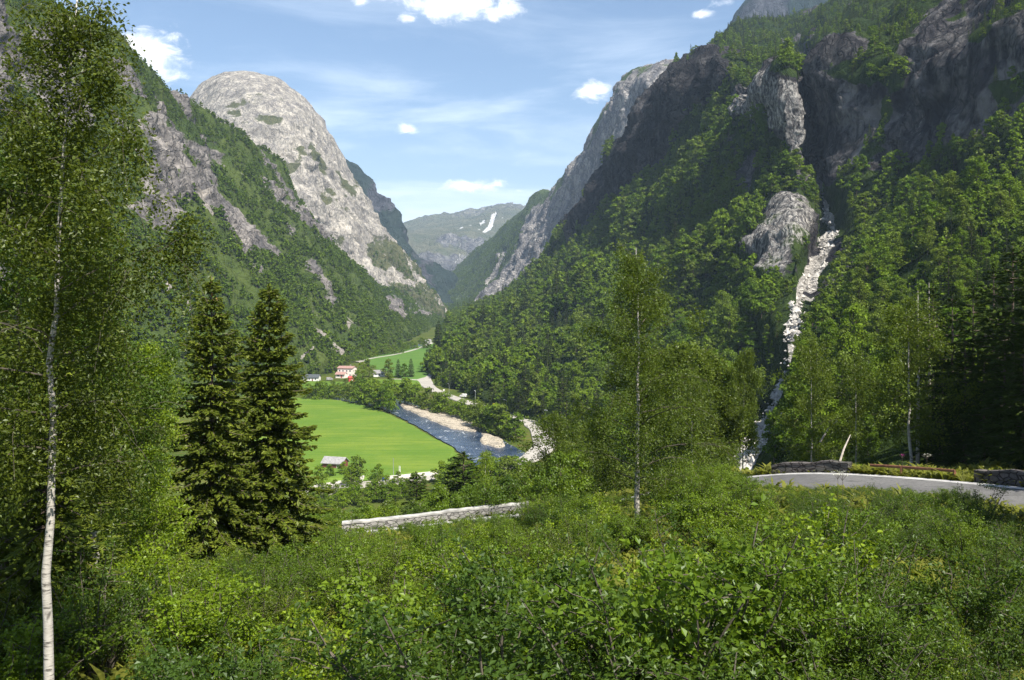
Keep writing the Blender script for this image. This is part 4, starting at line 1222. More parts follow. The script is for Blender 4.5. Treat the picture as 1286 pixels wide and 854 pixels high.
def left_forest():
    r = np.random.default_rng(41)

    def dens(m, u, v, P):
        a = (1 - sstep(m[..., 0], 0.2, 0.5)) * (1 - sstep(m[..., 1], 0.05, 0.3))
        a = a * (0.55 + 0.9 * fbm(P * 0.016 + 14, 3)).clip(0.06, 1)
        return a * (u > -60) * (u < 575) * (v > -30) * (v < 520)
    P = scatter('left_mountain', 4.1, dens, 6)

    def dens2(m, u, v, P):
        return (1 - sstep(m[..., 0], 0.3, 0.6)) * (u > 380) * (v > 318) * 0.8
    P2 = scatter('dome_mountain', 8.0, dens2, 7)

    def dens3(m, u, v, P):
        return (1 - sstep(m[..., 0], 0.2, 0.5)) * (1 - m[..., 1]) * (u > 525) * (u < 700) * (v > 280) * 0.9
    P3 = scatter('rock_wall_mountain', 9.0, dens3, 9)
    P = np.concatenate([P, P2, P3])
    s = r.lognormal(-0.08, 0.22, len(P)); s[-len(P3):] *= 1.15
    u, v = proj(P)
    s *= 1 - 0.35 * sstep(v, 330, 100)
    srcs = []
    rest = np.ones(len(P), bool)
    pool = np.where((u > 420) & (u < 520) & (v > 380) & (v < 430))[0]
    for j, me in enumerate(TINY):
        i = pool[j * 11]; rest[i] = False
        o = link('slope_tree', me, loc=P[i]); tag(o, 'small distant green tree on the left valley side above the farm', 'tree', 'distant trees of the left valley side'); srcs.append(o)
    forest('hillside_woods', P[rest] - [0, 0, 0.3], s[rest], r.integers(0, 3, len(P))[rest], srcs, 'scrubby green woods spread over the left valley side and beyond', 9)
    print('left forest', len(P))


left_forest()


# ------------------------------------------------------------------ valley floor: meadows, river, roads
def sheet(name, px, z, mat, label, h=0.0, inset=2.0, kind='structure'):
    """flat patch of ground outlined on the valley floor, with sloping edges when h > 0"""
    pts = np.array([floor_pt(u, v)[:2] for u, v in px])
    s = np.concatenate([pts, pts[:1]])
    pts = polyline(np.c_[s, np.zeros(len(s))], len(px) * 6)[:-1, :2]
    pts = pts + fbm(np.c_[pts * 0.11, np.zeros(len(pts))], 3)[:, None] * np.array([0.9, 1.6])
    c = pts.mean(0); n = len(pts)
    tg = np.roll(pts, -1, 0) - np.roll(pts, 1, 0); nrm = unit(np.c_[tg[:, 1], -tg[:, 0]])
    if ((pts - c) * nrm).sum() < 0: nrm = -nrm
    import bmesh
    bm = bmesh.new()
    top = [bm.verts.new((x, y, z + h)) for x, y in pts - nrm * (inset if h else 0)]
    bm.faces.new(top)
    if h:
        lo = [bm.verts.new((x, y, z - 0.3)) for x, y in pts]
        for i in range(n):
            bm.faces.new((lo[i], lo[(i + 1) % n], top[(i + 1) % n], top[i]))
    bmesh.ops.recalc_face_normals(bm, faces=bm.faces)
    bmesh.ops.triangulate(bm, faces=[f for f in bm.faces if len(f.verts) > 4])
    me = bpy.data.meshes.new(name); bm.to_mesh(me); bm.free(); me.materials.append(mat)
    return tag(link(name, me), label, kind=kind)


def ribbon(name, pts, width, mat, label, lift=0.05, kind='structure', kerb=None, thick=0.25):
    pts = np.asarray(pts, float); n = len(pts)
    tg = unit(np.gradient(pts, axis=0) * [1, 1, 0]); nr = np.c_[tg[:, 1], -tg[:, 0], np.zeros(n)]
    w = np.broadcast_to(np.asarray(width, float), (n,))[:, None] / 2
    up = np.array([0, 0, lift]); dn = np.array([0, 0, -thick])
    V = np.concatenate([pts - nr * w + up, pts + nr * w + up, pts - nr * (w + .25) + dn, pts + nr * (w + .25) + dn])
    i = np.arange(n - 1)
    Q = np.concatenate([np.stack([i, i + 1, n + i + 1, n + i], -1), np.stack([2 * n + i, 2 * n + i + 1, i + 1, i], -1), np.stack([n + i, n + i + 1, 3 * n + i + 1, 3 * n + i], -1)])
    return tag(link(name, mesh_np(name, V, Q, [mat], smooth=False)), label, kind=kind)


sheet('meadow', [(340, 500), (388, 501), (420, 503), (450, 508), (478, 515), (500, 525), (525, 538), (548, 551), (570, 563), (574, 574), (566, 584), (548, 595), (515, 598), (480, 602), (450, 603), (420, 606), (380, 606), (330, 600), (310, 550)], FLOOR, M['meadow'],
      'bright green mown meadow between the lower road and the river', 0.9, 2.5)
sheet('far_field', [(452, 451), (478, 446), (505, 440), (530, 434), (552, 430), (563, 431), (561, 438), (553, 452), (545, 466), (535, 474), (520, 477), (500, 473), (478, 466)], FLOOR, M['far_meadow'],
      'long green field beyond the farm, bounded by a pale track', 0.5, 2.0)
sheet('lawn_field', [(440, 480), (470, 477), (500, 477), (522, 478), (530, 485), (528, 490), (505, 490), (470, 489), (440, 489), (380, 486), (385, 479)], FLOOR, M['meadow'], 'small strip of bright lawn behind the riverside bushes', 0.5, 1.5)
sheet('river', [(420, 495), (450, 498), (480, 500), (503, 503), (530, 511), (560, 519), (592, 532), (615, 545), (640, 558), (660, 572), (650, 590), (610, 590), (590, 577), (572, 563), (548, 549), (525, 536), (500, 523), (478, 513), (450, 506), (420, 502)], FLOOR + 0.05, M['water'], 'dark blue river with white riffles bending past the meadow')
sheet('upper_river', [(470, 449), (490, 444), (505, 440), (516, 436), (528, 432), (532, 434), (522, 439), (508, 443), (490, 447), (474, 452)], FLOOR + 0.05, M['water'], 'short blue reach of the river at the foot of the far slope')
sheet('gravel_bar', [(500, 506), (512, 508), (528, 512), (548, 516), (565, 519), (580, 524), (595, 531), (601, 539), (595, 543), (580, 541), (565, 538), (552, 533), (538, 527), (520, 519), (506, 513)], FLOOR, M['gravel'], 'pale gravel bar along the river, upstream of the bend', 0.7, 1.2)
sheet('gravel_bank', [(604, 545), (618, 547), (630, 552), (636, 560), (626, 563), (613, 560), (602, 554)], FLOOR, M['gravel'], 'small patch of pale gravel under riverside bushes', 0.6, 1.0)

LROAD = [(300, 640), (350, 632), (390, 624), (424, 613), (459, 608), (492, 605), (520, 601), (545, 599), (575, 597), (610, 592), (645, 584), (672, 571), (684, 556), (680, 542), (664, 530), (642, 521), (618, 514), (592, 507), (572, 500), (555, 494), (541, 487), (534, 480), (533, 474), (538, 467), (545, 459), (549, 450), (552, 441), (556, 432), (558, 425)]
lw = [6, 6, 6, 6.5, 8, 8, 7, 6, 6, 6, 7, 9, 10, 10, 9, 8, 7.5, 7, 7, 7, 8, 11, 10, 8, 7, 7, 8, 9, 7]
lp = np.array([floor_pt(*p) for p in LROAD])
sq = np.linspace(0, 1, 220); si = np.linspace(0, 1, len(lp))
sk = np.concatenate([[0], np.cumsum(np.linalg.norm(np.diff(lp, axis=0), axis=1))]); sk /= sk[-1]
lroad = pchip(sk, lp, sq)
ribbon('valley_road', lroad, np.interp(sq, sk, lw), M['pale_road'], 'pale sunlit road winding along the valley floor', 0.12)
ribbon('farm_track', polyline([floor_pt(*p) for p in ((536, 476), (526, 477), (512, 476.5), (492, 476))], 30), 3.2, M['pale_road'], 'short pale track from the road to the farm', 0.16)
ribbon('field_track', polyline([floor_pt(*p) for p in ((448, 455), (470, 450), (492, 446.5), (512, 442), (528, 437), (538, 433), (548, 430))], 50), 4.0, M['pale_road'], 'thin pale track edging the far field', 0.6)

# upper road
ribbon('upper_road', ROADC, 2 * ROADW, M['asphalt'], 'grey asphalt road crossing the wooded hillside', 0.05)


def edge(pts, off):
    tg = unit(np.gradient(pts, axis=0) * [1, 1, 0]); return pts + np.c_[-tg[:, 1], tg[:, 0], np.zeros(len(pts))] * off


def is_left(pts, off):
    """which side of the road lies farther from the eye"""
    a, b = edge(pts, off), edge(pts, -off)
    return off if np.hypot(a[:, 0], a[:, 1]).mean() > np.hypot(b[:, 0], b[:, 1]).mean() else -off


sgn = is_left(ROADC, 1.0)
for k, (off, w) in enumerate(((sgn * (ROADW - 0.22), 0.12),)):
    ribbon('road_line', edge(ROADC, off) + [0, 0, 0.056], w, M['worn_paint'], 'white painted line along the wall side edge of the upper road', 0.0, thick=-0.001)


def wall(name, pts, h, w, mat, label, cap=None, group=None, lumps=0.05, seed=0):
    """rubble wall following a line, with an uneven crest and a coping"""
    pts = np.asarray(pts, float); n = len(pts); r = np.random.default_rng(seed)
    tg = unit(np.gradient(pts, axis=0) * [1, 1, 0]); nr = np.c_[-tg[:, 1], tg[:, 0], np.zeros(n)]
    o = empty(name, pts[n // 2], label, 'wall', group)
    base = pts - pts[n // 2]
    hh = h + r.normal(size=n) * lumps
    prof = [(-w / 2 * 1.15, -0.5), (-w / 2 * 1.1, 0.0), (-w / 2, 1.0), (w / 2, 1.0), (w / 2 * 1.1, 0.0), (w / 2 * 1.15, -0.5)]
    V = np.stack([base + nr * (a + r.normal(size=(n, 1)) * lumps * 0.4) + np.stack([0 * hh, 0 * hh, hh * b if b > 0 else np.full(n, b)], -1) for a, b in prof], 1).reshape(-1, 3)
    k = len(prof); i = np.arange(n - 1)[:, None] * k; j = np.arange(k - 1)[None]
    Q = np.stack([i + j, i + j + 1, i + k + j + 1, i + k + j], -1).reshape(-1, 4)
    V_, Q_ = V, [Q]
    e = np.array([[0, 1, 2, 3], [0, 3, 4, 5]]); Q_.append(np.concatenate([e[:, ::-1], e + (n - 1) * k]))
    link('stonework', mesh_np('stonework', V_, Q_, [mat]), o)
    if cap:
        top = np.stack([base[:, 0] * 0, base[:, 0] * 0, hh], -1) + base + r.normal(size=(n, 3)) * 0.012
        prof = [(-w * 0.58, 0.004), (-w * 0.6, 0.13), (w * 0.6, 0.13), (w * 0.58, 0.004)]
        V = np.stack([top + nr * p_ + [0, 0, q_] for p_, q_ in prof], 1).reshape(-1, 3)
        i = np.arange(n - 1)[:, None] * 4; j = np.arange(3)[None]
        Q = np.stack([i + j, i + j + 1, i + 4 + j + 1, i + 4 + j], -1).reshape(-1, 4)
        Q = np.concatenate([Q, [[3, 2, 1, 0], [(n - 1) * 4 + c for c in range(4)]]])
        link('coping', mesh_np('coping', V, Q, [cap]), o)
    return o


ed = edge(ROADC, sgn * (ROADW + 0.55))
uu, vv = proj(ed)
sel = np.where((uu > 425) & (uu < 668))[0]
wall('road_wall', ed[sel], 0.62, 0.5, M['wall_stone'], 'grey stone guard wall along the valley side of the upper road', M['cap_stone'], seed=3, lumps=0.018)
sel = np.where((uu > 962) & (uu < 1075))[0]
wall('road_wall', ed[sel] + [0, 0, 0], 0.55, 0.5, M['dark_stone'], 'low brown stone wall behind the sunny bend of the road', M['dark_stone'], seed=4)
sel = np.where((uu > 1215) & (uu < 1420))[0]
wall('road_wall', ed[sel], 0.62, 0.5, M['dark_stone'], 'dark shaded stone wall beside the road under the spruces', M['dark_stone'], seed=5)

# rusty rail on short posts between the two dark walls
sel = np.where((uu > 1085) & (uu < 1212))[0]
rl = ed[sel]; gr_ = empty('guard_rail', rl[len(rl) // 2], 'low rusty guard rail on short posts behind the road verge', 'guard rail')
mb = MB(); b0 = rl - rl[len(rl) // 2]
mb.tube(b0 + [0, 0, 0.56], 0.055, 6); mb.tube(b0 + [0, 0, 0.50], 0.05, 6); mb.build('rail', M['rust'], gr_)
for p in b0[::5]:
    mb = MB(); mb.box(p + [0, 0, 0.24], (0.11, 0.11, 0.62)); mb.build('post', M['rust'], gr_)

# guard walls of the lower road
lw1 = np.array([floor_pt(*p) for p in ((340, 630), (372, 621), (402, 612), (425, 608), (442, 606), (453, 603), (457, 601))])
wall('valley_road_wall', polyline(lw1, 40), 0.9, 0.6, M['pale_stone'], 'pale guard wall curving beside the lower road near the barn', M['pale_stone'], lumps=0.02, seed=6)
lw2 = np.array([floor_pt(*p) for p in ((486, 601.5), (500, 600.5), (518, 598.5), (535, 596.5), (556, 594.5), (575, 592))])
wall('valley_road_wall', polyline(lw2, 40), 0.9, 0.6, M['pale_stone'], 'pale guard wall between the lower road and the meadow', M['pale_stone'], lumps=0.02, seed=7)


# ------------------------------------------------------------------ buildings
def gable_roof(mb, L, W, z, rise, over=0.5, t=0.22, cx=0.0, cy=0.0):
    """two roof slabs over a body L (x) by W (y), ridge along x"""
    hw = W / 2 + over; hl = L / 2 + over; ez = z - over * rise / (W / 2)
    for s in (-1, 1):
        V = [(-hl, s * hw, ez), (hl, s * hw, ez), (hl, 0, z + rise), (-hl, 0, z + rise)]
        V = np.array(V + [(a, b, c + t) for a, b, c in V]) + [cx, cy, 0]
        mb.add(V, [[0, 1, 2, 3], [7, 6, 5, 4], [0, 4, 5, 1], [1, 5, 6, 2], [2, 6, 7, 3], [3, 7, 4, 0]])


def house_body(mb, L, W, h, rise, cx=0.0, cy=0.0, base=-0.6):
    x, y = L / 2, W / 2
    V = np.array([(-x, -y, base), (x, -y, base), (x, y, base), (-x, y, base), (-x, -y, h), (x, -y, h), (x, y, h), (-x, y, h), (-x, 0, h + rise), (x, 0, h + rise)]) + [cx, cy, 0]
    mb.add(V, [[0, 1, 5, 4], [2, 3, 7, 6], [0, 4, 7, 3], [1, 2, 6, 5]], [[4, 8, 7], [5, 6, 9]])


def window(parent, x, y, z, w, h, face, frame):
    """face: 'x-', 'x+', 'y-' or 'y+' wall the window sits in"""
    mb = MB(); dx, dy = (0.05, w) if face[0] == 'x' else (w, 0.05)
    s = -1 if face[1] == '-' else 1
    ox, oy = (s * 0.03, 0) if face[0] == 'x' else (0, s * 0.03)
    if face[0] == 'x':
        for q in (-1, 1):
            mb.box((x + ox, y + q * (w / 2 + .05), z), (0.10, 0.10, h + 0.2)); mb.box((x + ox, y, z + q * (h / 2 + .05)), (0.104, w, 0.10))
    else:
        for q in (-1, 1):
            mb.box((x + q * (w / 2 + .05), y + oy, z), (0.10, 0.10, h + 0.2)); mb.box((x, y + oy, z + q * (h / 2 + .05)), (w, 0.104, 0.10))
    f = mb.build('window', frame, parent)
    mb = MB(); mb.box((x + ox * 0.6, y + oy * 0.6, z), (dx, dy, h)); mb.build('pane', M['glass'], f)


def farmhouse():
    p = floor_pt(436, 473)
    o = empty('farmhouse', p, 'cream two storey house with a red roof edge and lower red roofed wing', 'house', rz=R(-14))
    L, W, h = 12.5, 8.5, 7.0
    mb = MB(); house_body(mb, L, W, h, 1.3); mb.build('wall', M['wall_white'], o)
    mb = MB(); gable_roof(mb, L, W, h + 0.02, 1.3, 0.55); rf = mb.build('roof', M['roof_red'], o)
    mb = MB(); mb.box((2.5, 0.8, h + 1.6), (0.8, 0.8, 1.8)); mb.box((2.5, 0.8, h + 2.56), (0.98, 0.98, 0.14)); mb.build('chimney', M['roof_grey'], rf)
    for x in (-4.4, -1.6, 1.6, 4.4):
        for z in (1.7, 5.0):
            if not (z < 2 and x < 2): window(o, x, -W / 2, z, 1.1, 1.3, 'y-', M['paint_white'])
    for z in (1.7, 5.0):
        for y in (-2, 1.8): window(o, L / 2, y, z, 1.0, 1.3, 'x+', M['paint_white'])
    mb = MB(); house_body(mb, 7.5, 5.0, 2.6, 1.5, -1.8, -W / 2 - 2.52); mb.build('wing_wall', M['wall_white'], o)
    mb = MB(); gable_roof(mb, 7.5, 5.0, 2.62, 1.5, 0.4, 0.2, -1.8, -W / 2 - 2.95); mb.build('wing_roof', M['roof_red'], o)
    window(o, -3.4, -W / 2 - 5.02, 1.4, 1.1, 1.1, 'y-', M['paint_white'])
    mb = MB(); mb.box((-0.6, -W / 2 - 5.06, 0.95), (1.0, 0.08, 2.0)); d = mb.build('door', M['annex_red'], o)
    mb = MB(); mb.tube([(-0.25, -W / 2 - 5.12, 0.95), (-0.25, -W / 2 - 5.2, 0.95), (-0.38, -W / 2 - 5.2, 0.95)], 0.025, 5); mb.build('handle', M['metal'], d)


def small_building(name, px, label, L, W, h, rise, rz, wallm, roofm, wins=(), doorx=None, over=0.5, doorm='barn_red', cat='house', chim=False):
    p = floor_pt(*px)
    o = empty(name, p, label, cat, rz=R(rz))
    mb = MB(); house_body(mb, L, W, h, rise); mb.build('wall', M[wallm], o)
    mb = MB(); gable_roof(mb, L, W, h + 0.02, rise, over); rf = mb.build('roof', M[roofm], o)
    if chim:
        mb = MB(); mb.box((L * 0.2, 0.4, h + rise + 0.2), (0.6, 0.6, 1.2)); mb.box((L * .2, .4, h + rise + 0.85), (0.74, 0.74, 0.1)); mb.build('chimney', M['roof_grey'], rf)
    for x in wins: window(o, x, -W / 2, h * 0.55, 1.0, min(1.2, h * 0.4), 'y-', M['paint_white'])
    if doorx is not None:
        mb = MB(); mb.box((doorx, -W / 2 - 0.03, 0.98), (1.5 if cat == 'barn' else 0.95, 0.08, 1.95)); d = mb.build('door', M[doorm], o)
        mb = MB(); mb.tube([(doorx + .35, -W / 2 - .08, .95), (doorx + .35, -W / 2 - .16, .95), (doorx + .22, -W / 2 - .16, .95)], 0.025, 5); mb.build('handle', M['metal'], d)
    return o


farmhouse()
small_building('farm_shed', (441, 480), 'small bright red shed standing in front of the cream farmhouse', 4.0, 3.4, 3.4, 1.0, 20, 'annex_red', 'annex_red', (), 0.4, 0.3, 'paint_white', 'shed')
small_building('farm_building', (392, 478), 'long low white building with a dark roof beside the farm', 11.5, 6, 2.7, 1.9, -6, 'paint_white', 'roof_dark', (-3.6, -1.2, 3.6), 1.2, 0.5, 'barn_red', 'building')
small_building('cabin', (476, 472), 'low white cabin with a grey gabled roof at the field edge', 9.0, 6.5, 2.5, 2.0, 12, 'paint_white', 'roof_grey', (-2.6, 2.4), 0.2, 0.7, 'roof_dark', 'cabin', True)
small_building('white_house', (537, 432), 'tiny white house far up the valley beside the river', 8.5, 6, 4.0, 2.0, 25, 'paint_white', 'roof_grey', (-2, 1.8), 0, 0.4, 'roof_dark', 'house', True)
small_building('red_barn', (421, 589), 'dark red timber barn with a weathered grey roof at the meadow edge', 8.0, 5.0, 2.7, 1.7, -16, 'barn_red', 'roof_pale', (2.4,), -1.5, 0.5, 'roof_dark', 'barn')


# ------------------------------------------------------------------ small things in the valley
def street_lamp():
    o = empty('street_lamp', (0, 0, 0), 'x', 'street lamp', 'street lamps along the valley road')
    mb = MB(); mb.box((0, 0, 0.15), (0.45, 0.45, 0.5)); mb.build('base', M['pale_stone'], o)
    mb = MB(); mb.tube([(0, 0, 0.3), (0, 0, 3), (0, 0, 6.6)], [0.14, 0.12, 0.09], 8); mb.build('pole', M['metal'], o)
    mb = MB(); mb.tube([(0, 0, 6.5), (-0.2, 0, 6.95), (-0.7, 0, 7.15), (-1.2, 0, 7.2)], 0.06, 6); mb.build('arm', M['metal'], o)
    mb = MB(); mb.box((-1.5, 0, 7.2), (0.95, 0.34, 0.2), 0, 0.8); hd = mb.build('lamp_head', M['metal'], o)
    mb = MB(); mb.box((-1.5, 0, 7.08), (0.7, 0.26, 0.06)); mb.build('lens', M['paint_white'], hd)
    return o


lab = ['street lamp standing at the outside of the sharp road bend near the river', 'street lamp standing just beyond the yellow road sign', 'street lamp standing near the small white sign at the far bushes', 'slim street lamp half hidden by trees between the white van and the yellow sign']
lp0 = street_lamp()
for i, (px, h) in enumerate((((688, 533), 1), ((636, 518.5), 1), ((564, 496), 1.0), ((597, 505), 0.95))):
    o = lp0 if i == 0 else copy_tree(lp0)
    o.location = [float(c) for c in floor_pt(*px)]; o.scale = (h, h, h); o['label'] = lab[i]; o.rotation_euler = (0, 0, R(-10 - 20 * i))
    if i == 3: o['group'] = 'street lamps along the valley road'

s = empty('road_sign', floor_pt(621, 513), 'blank yellow rectangular road sign on two posts beside the pale road', 'sign', rz=R(-12))
mb = MB(); mb.box((0, 0, 2.25), (1.75, 0.06, 1.5)); bd = mb.build('board', M['sign_yellow'], s)
mb = MB()
for q in (-1, 1): mb.box((q * 0.94, 0.02, 2.25), (0.12, 0.1, 1.74)); mb.box((0, 0.02, 2.25 + q * 0.81), (1.76, 0.096, 0.12))
mb.build('border', M['black'], bd)
for q in (-0.6, 0.6):
    mb = MB(); mb.tube([(q, 0.09, -0.3), (q, 0.09, 2.7)], 0.05, 6); mb.build('post', M['metal'], s)

s = empty('small_sign', floor_pt(557.5, 494.5), 'small white sign on a thin post beside the far street lamp', 'sign')
mb = MB(); mb.box((0, 0, 2.3), (1.1, 0.06, 1.1)); mb.build('board', M['paint_white'], s)
mb = MB(); mb.tube([(0, 0.07, -0.2), (0, 0.07, 2.5)], 0.05, 6); mb.build('post', M['metal'], s)


def van(px, label, col, rz, sc_=1.0):
    o = empty('parked_van', floor_pt(*px), label, 'van', rz=R(rz), scale=sc_)
    prof = [(-2.4, 0.45), (-2.45, 1.0), (-2.35, 2.05), (-2.1, 2.25), (0.9, 2.25), (1.55, 1.5), (2.3, 1.25), (2.45, 0.9), (2.4, 0.45)]
    V = np.array([(x, y * (0.92 if z > 1.6 else 1.0), z) for y in (-0.95, 0.95) for x, z in prof]); n = len(prof); i = np.arange(n); j = (i + 1) % n
    import bmesh
    bm = bmesh.new(); vs = [bm.verts.new(p) for p in V]
    bm.faces.new(vs[:n][::-1]); bm.faces.new(vs[n:])
    for a, b in zip(i, j): bm.faces.new((vs[a], vs[b], vs[n + b], vs[n + a]))
    bmesh.ops.recalc_face_normals(bm, faces=bm.faces); bmesh.ops.bevel(bm, geom=list(bm.edges), offset=0.06, segments=2, affect='EDGES')
    me = bpy.data.meshes.new('body'); bm.to_mesh(me); bm.free(); me.materials.append(M[col]); link('body', me, o)
    mb = MB(); V = [(0.98, -0.8, 2.14), (1.57, -0.86, 1.54), (1.57, 0.86, 1.54), (0.98, 0.8, 2.14)]; V = np.array(V) + [0.05, 0, 0.04]
    mb.add(np.concatenate([V, V + [0.02, 0, 0.02]]), [[0, 1, 2, 3], [4, 7, 6, 5]]); mb.build('windscreen', M['glass'], o)
    for q in (-1, 1):
        mb = MB(); mb.box((0.55, q * 0.93, 1.8), (0.75, 0.06, 0.5)); mb.build('side_window', M['glass'], o)
        for x in (-1.5, 1.5):
            mb = MB(); mb.tube([(x, q * 0.78, 0.36), (x, q * 0.99, 0.36)], 0.36, 14); w = mb.build('wheel', M['black'], o)
            mb = MB(); mb.tube([(x, q * 0.98, 0.36), (x, q * 1.02, 0.36)], 0.2, 10); mb.build('rim', M['metal'], w)
        mb = MB(); mb.box((2.40, q * 0.68, 0.95), (0.14, 0.3, 0.2)); mb.build('headlight', M['paint_white'], o)


van((582, 499), 'white van parked on the pale road near the thin street lamp', 'paint_white', 150)
van((414, 477.5), 'pale van parked between the long white building and the farmhouse', 'roof_pale', 20)

# blue barrel and the marker poles by the lower road
b = empty('barrel', floor_pt(481.5, 604), 'blue plastic barrel standing at the roadside by the guard wall', 'barrel')
mb = MB(); mb.tube([(0, 0, 0), (0, 0, .12), (0, 0, .13), (0, 0, .5), (0, 0, .52), (0, 0, .56), (0, 0, .58), (0, 0, .95), (0, 0, 1.0), (0, 0, 1.15)], [.40, .40, .44, .44, .47, .47, .44, .44, .40, .36], 16); mb.build('drum', M['blue'], b, smooth=False)
mb = MB(); mb.tube([(0, 0, 1.15), (0, 0, 1.2)], .38, 16); mb.build('lid', M['black'], b)
for px, h, l in (((494, 600.5), 7.0, 'tall thin grey pole standing at the meadow edge behind the guard wall'), ((501.3, 600), 4.2, 'shorter of two close white poles at the meadow edge'), ((502.6, 599.6), 4.0, 'second white pole standing next to the shorter one by the meadow')):
    o = empty('pole', floor_pt(*px), l, 'pole')
    mb = MB(); mb.tube([(0, 0, -.3), (0, 0, h)], [0.11, 0.08], 7); mb.build('shaft', M['metal' if h > 5 else 'paint_white'], o)
    mb = MB(); mb.tube([(0, 0, h), (0, 0, h + 0.12)], 0.12, 7); mb.build('cap', M['metal'], o)


# ------------------------------------------------------------------ trees and bushes of the valley floor
SM = [make_clump_tree(300 + i, 5.0, w, 9, 150, 0.34, 0.08, 0.95) for i, w in enumerate((2.4, 2.8, 2.1))]
SM = [(w.mesh('stem', M['bark']), mesh_np('crown', V, Q, [M['hill_leaf']])) for w, V, Q in SM]


def stand(name, me, loc, sc_, label, cat, group=None, rz=None):
    o = empty(name, loc, label, cat, group, rz=random.uniform(0, 6.28) if rz is None else rz, scale=sc_)
    for m in me: link(m.name.split('.')[0], m, o)
    return o


def px_scale(d, px, H):
    return px * d / F / H


r = np.random.default_rng(77)
# riverside rows: (u, v of foot, height in px)
rows = [('riverside bushes behind the meadow', 'rounded green bush in the row behind the bright meadow', [(388 + i * 7.5, 502 + 0.22 * i * 1.0, 19 + r.normal() * 2) for i in range(10)]),
        ('riverside bushes above the gravel bar', 'dense green bush on the river bank above the gravel bar', [(503 + i * 6.3, 505 + 1.55 * i + 0.018 * i * i, 25 + r.normal() * 4) for i in range(15)]),
        ('riverside bushes inside the road bend', 'leafy bush between the gravel bank and the pale road bend', [(598 + i * 6.4, 537 + 2.0 * i, 34 + r.normal() * 5 - i * 0.5) for i in range(9)] + [(600 + i * 8, 528 + 2.6 * i, 20 + r.normal() * 3) for i in range(6)]),
        ('bushes along the farm hedge', 'low green bush in the hedge beside the farm', [(402 + i * 8.0, 489 + r.normal() * 0.8, 11 + r.normal() * 2) for i in range(12)]),
        ('trees below the left slope behind the farm', 'small green tree in the belt between farm and left slope', [(385 + i * 6.5, 467 - 1.35 * i + r.normal() * 1.2, 12 + r.normal() * 2.0) for i in range(24)] + [(390 + i * 7.5, 461 - 1.35 * i + r.normal() * 1.2, 10 + r.normal() * 1.5) for i in range(18)]),
        ('trees along the left river bank', 'green tree hiding the river between the meadow and the farm', [(452 + i * 7, 508 + 1.2 * i, 28 + r.normal() * 4) for i in range(6)] + [(448 + i * 9, 500, 22 + r.normal() * 3) for i in range(6)])]
for gp, lb, lst in rows:
    for (u, v, h) in lst:
        p = floor_pt(u, v); k = px_scale(p[1], h, 5.0)
        stand('bush' if 'bush' in lb else 'bank_tree', SM[r.integers(0, 3)], p, (k * 1.05, k * 1.05, k), lb, 'bush' if 'bush' in lb else 'tree', gp)
for gp, lb, lst in (('trees hiding the lower road near the river end', 'green tree standing in front of the lower road where the river bends away', [(553 + i * 8.5, 607 - 0.75 * i + r.normal() * 1.5, 27 + r.normal() * 5) for i in range(14)] + [(560 + i * 11, 617 - 0.6 * i, 30 + r.normal() * 5) for i in range(9)]),
                    ('bushes in front of the lower road', 'low green bush in the rough grass just before the lower road', [(388 + i * 6.2, 627 - 0.85 * i + r.normal() * 2.5, 13 + r.normal() * 3) for i in range(24)] + [(392 + i * 8, 638 - 0.8 * i + r.normal() * 2, 20 + r.normal() * 3) for i in range(18)])):
    for (u, v, h) in lst:
        p = floor_pt(u, v); k = px_scale(p[1], max(h, 6), 5.0)
        stand('bank_tree' if 'tree' in lb else 'bush', SM[r.integers(0, 3)], p, (k * 1.05, k * 1.05, k), lb, 'tree' if 'tree' in lb else 'bush', gp)
# single trees of the valley floor
for u, v, h, kind, lb in ((482, 518, 36, 'c', 'large round tree on the near river bank above the blue water'), (471, 515, 34, 'c', 'broad green tree beside the round bank tree, nearer the farm'), (487, 473, 22, 'c', 'tree standing just right of the grey roofed cabin'), (500, 473, 22, 's', 'slim dark tree at the field edge, nearest of the pair to the cabin'), (516, 474, 24, 's', 'tallest slim dark tree at the corner of the far field'), (508, 474, 17, 'c', 'short rounded tree between the two slim ones at the far field'), (463, 473, 22, 'c', 'green tree between the cream farmhouse and the cabin'), (455, 476, 20, 'c', 'green tree touching the right end of the farmhouse'), (448, 480, 14, 'c', 'small tree in front of the red shed'),
                          (474, 603, 20, 'c', 'small round tree standing alone at the meadow edge above the blue barrel'), (449, 608, 33, 'c', 'dense green tree between the red barn and the guard wall'), (440, 610, 24, 'c', 'low bushy tree at the end of the red barn'), (414, 601, 18, 'c', 'small yellow green tree in front of the red barn'), (430, 598, 18, 'c', 'thin small tree close to the barn wall'), (403, 612, 26, 'c', 'bushy tree beside the spruces below the barn')):
    p = floor_pt(u, v)
    if kind == 'c': k = px_scale(p[1], h, 5.0); stand('valley_tree', SM[r.integers(0, 3)], p, (k * 0.95, k * 0.95, k * 1.02), lb, 'tree')
    else: k = px_scale(p[1], h, 13.0); stand('valley_tree', MIDC[0], p, (k * 1.3, k * 1.3, k), lb, 'tree')


# ------------------------------------------------------------------ trees that stand near the eye
def gz(x, y): return float(ground_z(np.array([x]), np.array([y]))[0])


def tree_at(name, u, d, wood, V, Q, wmat, lmat, label, cat='tree', group=None, rz=0.0, sink=0.1, scale=1.0, vtop=None):
    x = (u - CX) / F * d; z0 = gz(x, d) - sink
    if vtop is not None:
        k = ((HZ - vtop) / F * d - z0) / V[:, 2].max(); scale = (1, 1, k)
    o = empty(name, (x, d, z0), label, cat, group, rz=rz, scale=scale)
    wood.build('trunk', M[wmat], o, smooth=True)
    if hasattr(wood, 'bough'): wood.bough.build('branchwork', M['twig'], o)
    link('crown', mesh_np('crown', V, Q, [M[lmat]]), o)
    return o


